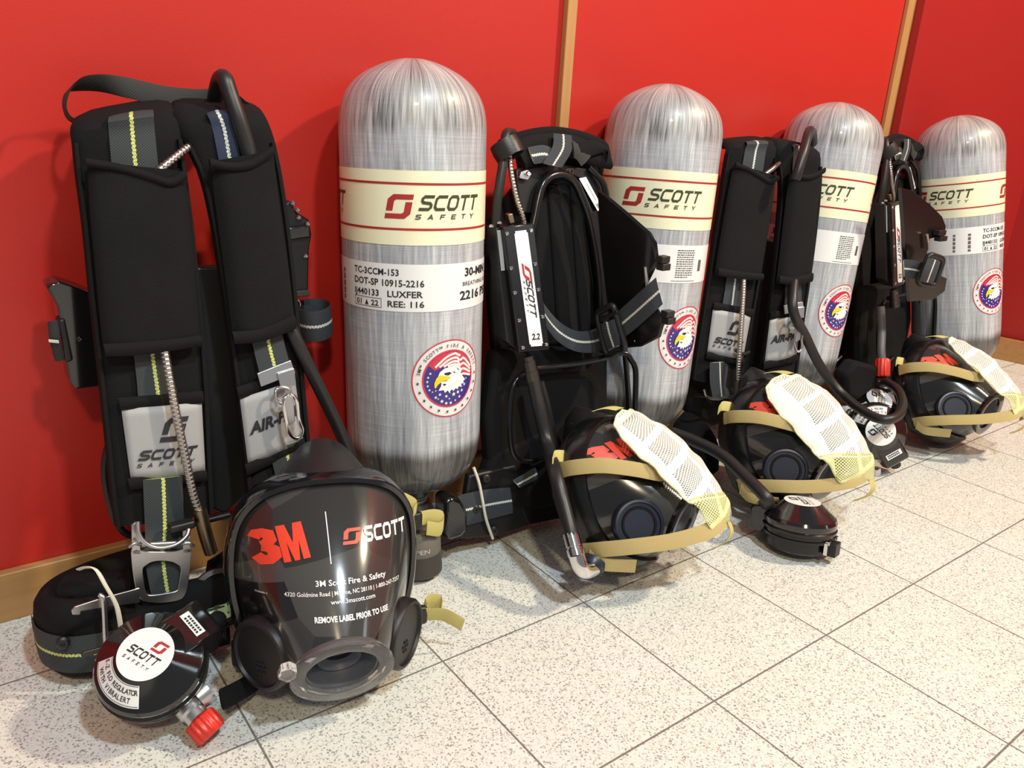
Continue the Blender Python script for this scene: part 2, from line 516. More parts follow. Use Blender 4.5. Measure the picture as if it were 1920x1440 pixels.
        if weld:
            b = bmesh.new(); b.from_mesh(me); bmesh.ops.remove_doubles(b, verts=b.verts, dist=weld); b.to_mesh(me); b.free()
        me.validate()
        b = bmesh.new(); b.from_mesh(me); bmesh.ops.recalc_face_normals(b, faces=b.faces); b.to_mesh(me); b.free()
        me.shade_smooth()
        me.set_sharp_from_angle(angle=math.radians(sharp))
        o = bpy.data.objects.new(name, me)
        COL.objects.link(o)
        if parent is not None:
            o.parent = parent
        if bevel:
            b = o.modifiers.new('bevel', 'BEVEL'); b.width = bevel; b.segments = 2; b.limit_method = 'ANGLE'; b.angle_limit = math.radians(40)
            b.harden_normals = False
        if sub:
            b = o.modifiers.new('sub', 'SUBSURF'); b.levels = sub; b.render_levels = sub
        return o


def world_of(o):
    m = o.matrix_basis.copy()
    while o.parent is not None:
        o = o.parent
        m = o.matrix_basis @ m
    return m


def tag(o, label, cat, group=None, kind=None):
    o['label'] = label
    o['category'] = cat
    if group:
        o['group'] = group
    if kind:
        o['kind'] = kind
    return o


def thing(name, label, cat, mw, group=None):
    o = bpy.data.objects.new(name, None)
    o.empty_display_size = 0.03
    COL.objects.link(o)
    o.matrix_basis = Matrix(mw) if not isinstance(mw, Matrix) else mw
    return tag(o, label, cat, group)


def copy_tree(o, parent=None):
    c = o.copy()
    COL.objects.link(c)
    c.parent = parent
    for ch in list(o.children):
        copy_tree(ch, c)
    return c


def tmat(loc, R=None):
    m = np.eye(4)
    m[:3, 3] = loc
    if R is not None:
        m[:3, :3] = R
    return Matrix(m.tolist())


def struct(name, mb, m, **k):
    o = mb.build(name, m, **k)
    o['kind'] = 'structure'
    return o


# ---- flat lettering: lists of (verts2d, faces)
_tc = {}


def text2d(s, bold=0.0, shear=0.0):
    """built-in font, cap height 1, centred on x, baseline 0 -> verts, faces, width"""
    key = (s, bold, shear)
    if key not in _tc:
        cu = bpy.data.curves.new('t', 'FONT'); cu.body = s; cu.offset = bold; cu.shear = shear; cu.size = 1.0; cu.resolution_u = 2
        o = bpy.data.objects.new('t', cu); COL.objects.link(o)
        bpy.context.view_layer.update()
        me = bpy.data.meshes.new_from_object(o)
        v = np.array([(p.co.x, p.co.y) for p in me.vertices]) if len(me.vertices) else np.zeros((0, 2))
        f = [list(p.vertices) for p in me.polygons]
        bpy.data.objects.remove(o); bpy.data.curves.remove(cu); bpy.data.meshes.remove(me)
        v = v / 0.729
        w = (v[:, 0].max() - v[:, 0].min()) if len(v) else 0
        v[:, 0] -= (v[:, 0].max() + v[:, 0].min()) / 2
        _tc[key] = (v, f, w)
    return _tc[key]


def text(s, x, y, h, w=None, bold=0.0, shear=0.0, rot=0.0, align='c'):
    """text of cap height h, width w (else natural) placed at x, y (centre / left of the baseline)"""
    v, f, w0 = text2d(s, bold, shear)
    sx = (w / w0) if w else h
    p = v * np.array([sx, h])
    if align == 'l':
        p[:, 0] += w0 * sx / 2
    c, q = math.cos(rot), math.sin(rot)
    p = p @ np.array([[c, q], [-q, c]])
    return (p + np.array([x, y]), f)


def arc_text(s, cx, cy, r, a_mid, span, h, inside=False, bold=0.02):
    """letters set round a circle; a_mid in degrees (90 = top)"""
    out = []
    n = len(s)
    for i, ch in enumerate(s):
        if ch == ' ':
            continue
        k = (i - (n - 1) / 2) / max(1, n - 1)
        a = math.radians(a_mid + (span * k if inside else -span * k))
        px, py = cx + r * math.cos(a), cy + r * math.sin(a)
        out.append(text(ch, px, py, h, bold=bold, rot=a + PI / 2 if inside else a - PI / 2))
    return out


def stroke(P, w, closed=False):
    P = np.asarray(P, float); n = len(P)
    l, r = [], []
    for i in range(n):
        a = P[i - 1] if (i > 0 or closed) else None
        b = P[(i + 1) % n] if (i < n - 1 or closed) else None
        d1 = unit(P[i] - a) if a is not None else None
        d2 = unit(b - P[i]) if b is not None else None
        if d1 is None: d1 = d2
        if d2 is None: d2 = d1
        t = unit(d1 + d2); nn = np.array([-t[1], t[0]])
        k = w / 2 / max(0.4, nn @ np.array([-d1[1], d1[0]]))
        l.append(P[i] + nn * k); r.append(P[i] - nn * k)
    v = np.array(l + r)
    f = [[n + i, n + (i + 1) % n, (i + 1) % n, i] for i in range(n if closed else n - 1)]
    return v, f


GL = {'S': ([[(1.0, .9), (.24, .9), (.1, .77), (.1, .64), (.24, .52), (.76, .48), (.9, .36), (.9, .23), (.76, .1), (0, .1)]], False),
      'C': ([[(1.0, .9), (.26, .9), (.1, .74), (.1, .26), (.26, .1), (1.0, .1)]], False),
      'O': ([[(.26, .9), (.1, .74), (.1, .26), (.26, .1), (.74, .1), (.9, .26), (.9, .74), (.74, .9)]], True),
      'T': ([[(0, .9), (1, .9)], [(.5, .9), (.5, 0)]], False),
      'A': ([[(.05, 0), (.5, .93), (.95, 0)], [(.2, .3), (.8, .3)]], False),
      'F': ([[(1, .9), (.15, .9), (.15, 0)], [(.15, .48), (.85, .48)]], False),
      'E': ([[(1, .9), (.12, .9), (.12, .1), (1, .1)], [(.12, .5), (.9, .5)]], False),
      'Y': ([[(0, 1), (.5, .48), (1, 1)], [(.5, .5), (.5, 0)]], False)}


def squared(s, x, y, w, h, gap=0.2, st=0.2, shear=0.22, cw=1.0):
    """squared italic letters filling w x h from (x, y)"""
    n = len(s)
    unitw = w / (n + gap * (n - 1))
    out = []
    for i, ch in enumerate(s):
        lines, cl = GL[ch]
        for ln in lines:
            v, f = stroke(ln, st, cl)
            px = x + (i * (1 + gap) + (1 - cw) / 2) * unitw + v[:, 0] * unitw * cw + v[:, 1] * h * shear
            out.append((np.stack([px, y + v[:, 1] * h], 1), f))
    return out


def emblem(x, y, w, h, shear=0.2):
    """two interlocked angular hooks"""
    a = [(0, .32), (0, .80), (.20, 1), (1, 1), (1, .79), (.34, .79), (.27, .72), (.27, .32)]
    b = [(0, 0), (.80, 0), (1, .20), (1, .69), (.73, .69), (.73, .28), (.66, .21), (0, .21)]
    out = []
    for P in (a, b):
        v = np.array(P)
        out.append((np.stack([x + v[:, 0] * w + v[:, 1] * h * shear, y + v[:, 1] * h], 1), [list(range(len(P)))]))
    return out


def three_m(x, y, h, w, rot=0.0):
    """bold figure and letter set tight"""
    out = [stroke([(.02, .76), (.09, .865), (.20, .875), (.31, .82), (.325, .66), (.22, .55), (.13, .535)], .25),
           stroke([(.13, .50), (.23, .48), (.345, .38), (.345, .22), (.23, .13), (.10, .135), (.0, .28)], .25),
           poly2([(.48, 0), (.48, 1), (.66, 1), (.74, .48), (.82, 1), (1, 1), (1, 0), (.86, 0), (.86, .52), (.79, 0), (.69, 0), (.62, .52), (.62, 0)])]
    c, q = math.cos(rot), math.sin(rot)
    return [((v * np.array([w, h]) - np.array([w / 2, 0])) @ np.array([[c, q], [-q, c]]) + np.array([x, y]), f) for v, f in out]


def rect2(x0, y0, x1, y1, nx=1, ny=1):
    X, Y = np.meshgrid(np.linspace(x0, x1, nx + 1), np.linspace(y0, y1, ny + 1))
    v = np.stack([X.ravel(), Y.ravel()], 1); k = nx + 1
    f = [[j * k + i, j * k + i + 1, (j + 1) * k + i + 1, (j + 1) * k + i] for j in range(ny) for i in range(nx)]
    return v, f


def poly2(P):
    return np.array(P, float), [list(range(len(P)))]


def disc2(cx, cy, r, n=40, rings=4, ry=None, r0=0.0):
    ry = ry or r
    v, f = [], []
    if r0 == 0:
        v.append((cx, cy))
    rad = np.linspace(r0, r, rings + 1)[(1 if r0 == 0 else 0):]
    for q in rad:
        for i in range(n):
            a = 2 * PI * i / n
            v.append((cx + q * math.cos(a), cy + q * ry / r * math.sin(a)))
    o = 1 if r0 == 0 else 0
    if r0 == 0:
        f += [[0, 1 + i, 1 + (i + 1) % n] for i in range(n)]
    for k in range(len(rad) - 1):
        f += [[o + k * n + i, o + (k + 1) * n + i, o + (k + 1) * n + (i + 1) % n, o + k * n + (i + 1) % n] for i in range(n)]
    return np.array(v), f


def star2(cx, cy, r, a0=90):
    return poly2([(cx + (r if i % 2 == 0 else r * .42) * math.cos(math.radians(a0 + 36 * i)),
                   cy + (r if i % 2 == 0 else r * .42) * math.sin(math.radians(a0 + 36 * i))) for i in range(10)])


def refine(v, f, e):
    """split 2-D faces until no edge is longer than e, so they can follow a curved surface"""
    b = bmesh.new()
    vs = [b.verts.new((x, y, 0)) for x, y in v]
    for q in f:
        try:
            b.faces.new([vs[i] for i in q])
        except ValueError:
            pass
    bmesh.ops.triangulate(b, faces=b.faces[:])
    for _ in range(7):
        L = [x for x in b.edges if x.calc_length() > e]
        if not L:
            break
        bmesh.ops.subdivide_edges(b, edges=L, cuts=1)
        bmesh.ops.triangulate(b, faces=[x for x in b.faces if len(x.verts) > 3])
    b.verts.index_update()
    v2 = np.array([(p.co.x, p.co.y) for p in b.verts]); f2 = [[p.index for p in q.verts] for q in b.faces]
    b.free()
    return v2, f2


def decal(name, items, fn, m, parent, fine=0):
    """flat 2-D items laid on a surface by fn(x, y) -> point"""
    mb = MB()
    for v, f in items:
        if fine:
            v, f = refine(v, f, fine)
        P = [fn(x, y) for x, y in v]
        ok = [p is not None for p in P]
        mb.add([p if p is not None else (0, 0, 0) for p in P], [q for q in f if all(ok[i] for i in q)])
    return mb.build(name, m, parent, sharp=60)


def quadmap(a, b, c, d, off=0.0008, sag=0.0):
    """(0..1, 0..1) -> the quad a (0,0) b (1,0) c (1,1) d (0,1), lifted towards the room"""
    a, b, c, d = map(A3, (a, b, c, d))
    n = unit(np.cross(b - a, d - a))
    if n[1] > 0:
        n = -n

    def fn(x, y):
        return a * (1 - x) * (1 - y) + b * x * (1 - y) + c * x * y + d * (1 - x) * y + n * (off + sag * (1 - (2 * x - 1) ** 2))
    return fn


# ================================================================== the setting
mb = MB(); mb.box((0.6, -2.0, -0.05), (2.6, 2.2, 0.05))
struct('floor', mb, M['floor'])
mb = MB(); mb.box((0.2225, 0.06, 1.2), (1.2225, 0.06, 1.2))
struct('wall_back', mb, M['red'])
XS = 1.445                                    # from here the wall stands proud
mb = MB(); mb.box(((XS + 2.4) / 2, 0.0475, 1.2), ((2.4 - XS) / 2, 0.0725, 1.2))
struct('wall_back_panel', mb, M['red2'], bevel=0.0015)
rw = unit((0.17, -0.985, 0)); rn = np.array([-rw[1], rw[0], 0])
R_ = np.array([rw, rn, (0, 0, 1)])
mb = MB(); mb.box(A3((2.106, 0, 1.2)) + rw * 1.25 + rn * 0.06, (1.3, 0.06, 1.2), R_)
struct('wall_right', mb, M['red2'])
mb = MB(); mb.box(((-1.0 + XS) / 2, -0.006, 0.029), ((XS + 1.0) / 2, 0.006, 0.029))
struct('baseboard_back', mb, M['wood'], bevel=0.0015)
mb = MB(); mb.box(((XS + 2.12) / 2, -0.031, 0.029), ((2.12 - XS) / 2, 0.006, 0.029))
struct('baseboard_panel', mb, M['wood'], bevel=0.0015)
mb = MB(); mb.box(A3((2.1, 0, 0.029)) + rw * 1.25 - rn * 0.008, (1.25, 0.008, 0.029), R_)
struct('baseboard_right', mb, M['wood'], bevel=0.0015)
for k, (x0, x1, th) in enumerate(((0.5665, 0.5835, 0.010), (1.418, 1.4445, 0.008))):
    mb = MB(); mb.box(((x0 + x1) / 2, -th / 2, 0.058 + 1.17), ((x1 - x0) / 2, th / 2, 1.17))
    struct('trim_%d' % (k + 1), mb, M['woodv'], bevel=0.001)


# ================================================================== air cylinders
TR = 0.083


def cmap(off, phi0=0.0):
    def fn(s, z):
        a = s / TR + math.radians(phi0)
        r = TR + off
        return np.array([r * math.sin(a), -r * math.cos(a), z])
    return fn


D2 = math.radians(1) * TR                     # metres of arc per degree


def make_cylinder():
    t = thing('air_cylinder', 'x', 'air cylinder', Matrix.Identity(4))
    prof = [(.017, .078), (.0185, .086), (.022, .0905), (.04, .0965), (.058, .107), (.071, .121), (.079, .138), (.0822, .155), (TR, .175), (TR, .25), (TR, .35), (TR, .45),
            (TR, .522), (.0826, .539), (.0802, .553), (.0752, .5655), (.067, .5765), (.056, .5858), (.043, .5930), (.029, .5988), (.014, .6027), (0.0005, .6036)]
    P = spline(np.array([(a, b, 0) for a, b in prof]), 90)[:, :2]
    n = 96
    a = np.linspace(0, 2 * PI, n + 1) + PI / 2
    G = np.stack([P[:, None, 0] * np.cos(a), P[:, None, 0] * np.sin(a), np.repeat(P[:, 1:2], n + 1, 1)], 2)
    U = np.stack([np.repeat((np.linspace(0, 2 * PI, n + 1) * TR)[None], len(P), 0), np.repeat(P[:, 1:2], n + 1, 1)], 2)
    mb = MB(); mb.grid(G, uv=U, flip=True)
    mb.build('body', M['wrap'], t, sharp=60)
    mb = MB(); mb.lathe([(.0, .044), (.0165, .044), (.0165, .062), (.0205, .063), (.0205, .0685), (.0165, .069), (.0165, .0925), (0, .0925)])
    nk = mb.build('neck', M['steel'], t)
    nk['label'] = 'silver threaded neck with small paper label'
    mb = MB(); mb.grid([[(.0169 * math.sin(q), -.0169 * math.cos(q), z) for q in np.linspace(-.6, 1.0, 12)] for z in (.071, .086)])
    mb.build('neck_label', M['label'], nk)
    decal('printing', [rect2(-.008 + .002 * i, .083 - .003 * j, -.0065 + .002 * i + .0012 * (j % 2), .0842 - .003 * j) for i in range(8) for j in range(4)],
          lambda s, z: np.array([.0171 * math.sin(s / .017), -.0171 * math.cos(s / .017), z]), M['ink'], nk)
    # valve body and rubber hand wheel
    mb = MB(); mb.lathe([(0, 0.006), (.022, .006), (.026, .010), (.026, .040), (.022, .046), (0, .046)], seg=32)
    mb.box((0, .03, .026), (.012, .02, .012))
    mb.build('valve', M['plastic'], t, bevel=.0015)
    # cream band
    mb = MB(); aa = np.linspace(0, 2 * PI, 97)
    mb.grid([[((TR + .0005) * math.cos(q), (TR + .0005) * math.sin(q), z) for q in aa] for z in (.4095, .4875)])
    b = mb.build('name_band', M['cream'], t); b['label'] = 'cream band with red stripes and lettering'
    st = []
    for z in (.4265, .474):
        st.append(rect2(-PI * TR, z - .0012, PI * TR, z + .0012, 96, 1))
    decal('stripe', st, cmap(.0009), M['inkred'], b)
    em, le = [], []
    for k in range(3):
        o = (k - 1) * 120 * D2
        em += emblem(o - 51.5 * D2, .4375, 18.5 * D2, .0255)
        le += squared('SCOTT', o - 26.5 * D2, .4462, 51.5 * D2, .0165, gap=.12, st=.2, shear=.28)
        le += squared('SAFETY', o - 29 * D2, .4372, 50 * D2, .0052, gap=1.3, st=.22, shear=.28)
    decal('emblem', em, cmap(.0009), M['inkred'], b, .004)
    decal('lettering', le, cmap(.0009), M['inkolive'], b, .006)
    # white data label
    mb = MB()
    mb.grid([[((TR + .0005) * math.cos(q), (TR + .0005) * math.sin(q), z) for q in aa] for z in (.3365, .389)])
    b = mb.build('data_label', M['label'], t); b['label'] = 'white data label with black printing'
    it = []

    def tl(s, d0, z, d1, h, bold=.02):
        it.append(text(s, (d0 + d1) / 2 * D2, z, h, (d1 - d0) * D2, bold))
    tl('TC-3CCM-153', -81, .3762, -41, .0072)
    tl('DOT-SP 10915-2216', -81, .3644, -22, .0075)
    tl('IJ440133', -81, .3525, -57, .0072)
    tl('LUXFER', -50, .3525, -23, .0072)
    tl('01', -79, .3415, -73.5, .0062); tl('22', -64, .3415, -57.5, .0062)
    it.append(poly2([(-70 * D2, .3415), (-66.5 * D2, .3415), (-68.2 * D2, .3475)]))
    for x0, z0, x1, z1 in ((-81, .3395, -55, .3401), (-81, .3495, -55, .3501), (-81, .3395, -80.6, .3501), (-55.4, .3395, -55, .3501)):
        it.append(rect2(x0 * D2, z0, x1 * D2, z1, 8, 1))
    tl('REE: 116', -50, .3415, -22, .0070)
    tl('30-MIN', 13, .3735, 45, .0095, .03)
    tl('BREATHING AIR', 11, .3625, 49, .0050, .0)
    tl('2216 PSI', 8, .347, 50, .0102, .03)
    for d0, d1 in ((-100, -96.5), (-118, -115)):
        for k in range(22):
            if (k * 7) % 5 != 1:
                it.append(rect2(d0 * D2, .342 + k * .0016, d1 * D2, .3431 + k * .0016))
    for k in range(13):
        z = .3815 - .0031 * k
        q = 98.5
        rnd = random.Random(k)
        while q < 119 - (6 if k == 12 else 0):
            wd = rnd.uniform(1.0, 3.2)
            it.append(rect2(q * D2, z, min(q + wd, 119.5) * D2, z + .0012, 2, 1)); q += wd + .7
    for k in range(9):
        it.append(rect2(127 * D2, .353 + k * .0018, 132 * D2, .3542 + k * .0018, 2, 1))
    it.append(rect2(95 * D2, .3392, 124 * D2, .3398, 8, 1))
    decal('printing', it, cmap(.0009), M['ink'], b)
    # round eagle sticker
    sz = .2565

    def sm(off):
        return lambda x, y: cmap(off)(x, y + sz)
    b = decal('round_sticker', [disc2(0, 0, .046, 56, 6)], sm(.0004), M['stick'], t)
    b['label'] = 'round white sticker with eagle, stars and flag stripes'
    decal('red_rim', [disc2(0, 0, .0463, 64, 1, r0=.0449), disc2(0, 0, .0345, 56, 1, r0=.0325)], sm(.0008), M['flagred'], b)
    decal('blue_field', [disc2(0, 0, .0327, 56, 5)], sm(.0007), M['blue'], b)

    def inside(P, r=.0325):
        o = []
        for x, y in P:
            d = math.hypot(x, y)
            o.append((x * r / d, y * r / d) if d > r else (x, y))
        return o
    fl = [inside([(-.027, .018), (-.0195, .0115), (-.016, .0135), (-.006, .016), (.004, .015), (.012, .009), (.02, .0005), (.036, -.001), (.036, .012), (.03, .025), (.018, .033), (.004, .036), (-.01, .034), (-.02, .029)])]
    decal('flag', [poly2(p) for p in fl], sm(.0009), M['flagred'], b, .005)
    wv = []
    for k in range(5):
        o = k * .0058
        P = spline(np.array([(-.0195 + o * .9, .0155 - o * .02, 0), (-.006 + o * .6, .0262 - o * .55, 0), (.006 + o * .35, .0295 - o * .9, 0), (.0125, .0255 - o * 1.0, 0), (.0185, .0285 - o * 1.1, 0), (.0305, .0135 - o * .62, 0)]), 16)[:, :2]
        P = np.array([q for q in P if math.hypot(*q) < .0322])
        if len(P) > 2:
            wv.append(stroke(P, .0026))
    decal('flag_stripe', wv, sm(.0012), M['stick'], b, .005)
    head = [(-.0165, .0035), (-.014, .0095), (-.008, .0135), (0, .0145), (.007, .0125), (.012, .007), (.017, .0005), (.0215, -.0045), (.0185, -.0058), (.019, -.009), (.0155, -.0085), (.0145, -.0125),
            (.0115, -.011), (.0095, -.0145), (.007, -.0125), (.0035, -.0155), (.0015, -.013), (-.002, -.016), (-.004, -.0135), (-.0075, -.016), (-.009, -.0125), (-.0155, -.0125), (-.0125, -.0075), (-.012, -.004)]
    decal('eagle_head', [poly2(head)], sm(.0014), M['white'], b, .005)
    decal('beak', [poly2([(-.0135, .0062), (-.009, .0045), (-.004, .0035), (.0005, .002), (-.004, -.0008), (-.011, -.0015), (-.0165, -.0055), (-.019, -.0095), (-.0205, -.0075), (-.0205, -.003), (-.018, .003)])], sm(.0017), M['yellow'], b, .005)
    ey = [poly2([(-.009, .0078), (-.002, .0085), (.001, .0068), (-.003, .0045), (-.0075, .0055)]), poly2([(-.013, -.0005), (-.004, -.0003), (-.0055, -.0018), (-.012, -.0016)]), poly2([(-.0105, -.0045), (-.0055, -.0055), (-.0085, -.0075)]),
          poly2([(.0015, .0085), (.006, .0075), (.0055, .0055), (.0048, .0065)])]
    sx = [star2(.0395 * math.cos(math.radians(a)), .0395 * math.sin(math.radians(a)), .0022, a) for a in range(-176, 16, 16)]
    decal('eye_and_stars', ey + sx + arc_text('3M\u2122 SCOTT\u2122 FIRE & SAFETY', 0, 0, .0375, 93, 150, .0042, bold=.01), sm(.0017), M['ink'], b)
    ws = [star2(x, y, r) for x, y, r in ((-.025, .0085, .0018), (-.0275, .004, .0018), (-.0285, -.001, .0018), (-.028, -.0062, .0018), (-.026, -.011, .0017), (-.0185, -.0125, .0012), (-.0225, -.0135, .0012), (-.0135, -.0175, .0022), (-.0185, -.0205, .0022), (-.011, -.026, .0026),
          (-.0055, -.0205, .0023), (-.001, -.0165, .0014), (.0045, -.0195, .0030), (.0105, -.018, .0026), (.0165, -.017, .0023), (.0205, -.0105, .0022), (.0235, -.0035, .0014), (.013, -.024, .0022), (-.0055, -.029, .0024), (.0005, -.0295, .0024), (.0068, -.0275, .0016), (-.0015, -.024, .0014), (-.0155, -.0225, .0012), (.016, -.012, .0013))]
    decal('star', ws, sm(.0010), M['stick'], b)
    return t


def axis_mat(A, B, roll=0):
    A = A3(A); z = unit(A3(B) - A)
    x = unit(np.cross((0, 1, 0), z)) if abs(z[1]) < .9 else np.array([1., 0, 0])
    y = np.cross(z, x)
    return tmat(A, np.stack([x, y, z], 1)) @ Matrix.Rotation(roll, 4, 'Z')


cyl0 = make_cylinder()
GC = 'silver fibre-wrapped air cylinders along the red wall'
SPOT = [((.29, -.105, 0), (.29, -.085, .5), 0, 0, 0, 'grey fibre-wrapped cylinder nearest the camera, large black face mask before its base'),
        ((.674, -.104, 0), (.6965, -.0855, .5), -28, -118, 4, 'second grey cylinder from the left, right of the wooden strip, behind the backpack frame'),
        ((1.066, -.108, 0), (1.12, -.0855, .5), -50, -126, -3, 'third grey cylinder from the left, partly covered by a shoulder strap pouch with black hose'),
        ((1.570, -.2083, .004), (1.531, -.1157, .503), -73.5, 49, -12, 'farthest grey cylinder, at the right end of the row')]
CYL = []
for k, (A, B, rb, rl, rs, lab) in enumerate(SPOT):
    c = cyl0 if k == 0 else copy_tree(cyl0)
    c.matrix_basis = axis_mat(A, B)
    tag(c, lab, 'air cylinder', GC)
    for ch in c.children:
        n = ch.name.split('.')[0]
        ch.rotation_euler.z = math.radians({'name_band': rb, 'data_label': rl, 'round_sticker': rs}.get(n, 0))
    CYL.append(c)

# taupe hand wheel on the valve of the nearest cylinder (lies on the floor in front of it)
c = CYL[0]
O = A3((.264, -.164, .0028)); 
mb = MB(); mb.lathe([(0, .001), (.025, .001), (.0275, .004), (.0278, .012), (.0262, .026), (.0265, .030)], O=O + A3((0, 0, 0)), Z=(0, .12, 1), seg=48)
hw = mb.build('hand_wheel_grip', M['taupedark'], c, bevel=.001); hw['label'] = 'dark brown rubber rim of the hand wheel'
mb = MB(); mb.lathe([(.0262, .0295), (.0272, .031), (.0272, .052), (.024, .0585), (.013, .060), (.012, .064), (0, .064)], O=O, Z=(0, .12, 1), seg=48)
hw = mb.build('hand_wheel', M['taupe'], c); hw['label'] = 'taupe rubber hand wheel with raised lettering'
cz = unit((0, .12, 1))


def wheelmap(s, z):
    a = s / .0272 - .5
    return O + .0277 * (math.sin(a) * A3((1, 0, 0)) - math.cos(a) * unit((0, 1, -.12))) + cz * z


decal('raised_lettering', [text('OPEN', 0, .036, .0058, .026, .03)], wheelmap, M['steel'], hw)
mb = MB(); mb.tube(spline([O + cz * .045 + A3((0, .02, 0)), (.275, -.14, .04), (.287, -.11, .035)], 10), .010)
mb.build('valve_stem', M['matte'], c)


# ================================================================== full-face masks
RIMC = [(0, .106, 0), (.038, .103, -.004), (.067, .091, -.014), (.086, .066, -.027), (.093, .028, -.038), (.091, -.014, -.044), (.080, -.052, -.044),
        (.062, -.083, -.035), (.035, -.102, -.02), (0, -.108, -.010)]
RIMC = RIMC + [(-x, y, z) for x, y, z in RIMC[-2:0:-1]]
NR = 96
RIM = spline(np.array(RIMC) * .95, NR, closed=True)
PC = A3((0, -.066, .050)) * .95               # outlet port
PA = unit((0, -.66, .75))
PY = unit(A3((0, 1, 0)) - PA * PA[1])
PX = A3((1, 0, 0))


def port(r, h, n=NR):
    a = np.linspace(0, 2 * PI, n, endpoint=False)
    return PC + r * (np.sin(a)[:, None] * PX + np.cos(a)[:, None] * PY) + PA * h


def lens_grid(r=.043, n=14):
    Q = port(r, 0.0)
    rows = []
    for t in np.linspace(0, 1, n):
        b = math.sin(PI * t)
        out = np.stack([RIM[:, 0] * 6, np.zeros(NR), np.ones(NR)], 1); out /= np.linalg.norm(out, axis=1)[:, None]
        up = np.clip((RIM[:, 1] + .02) / .1, 0, 1)[:, None]
        rows.append(RIM * (1 - t) + Q * t + out * b * (.004 + .001 * up))
    return np.array(rows)


def at_root(t):
    m = np.array(world_of(t))
    return lambda P: np.asarray(P, float) @ m[:3, :3].T + m[:3, 3]


def oriented(loc, face, up=(0, 0, 1), roll=0):
    z = unit(face); y = unit(A3(up) - z * (A3(up) @ z)); x = np.cross(y, z)
    return tmat(loc, np.stack([x, y, z], 1)) @ Matrix.Rotation(math.radians(roll), 4, 'Z')


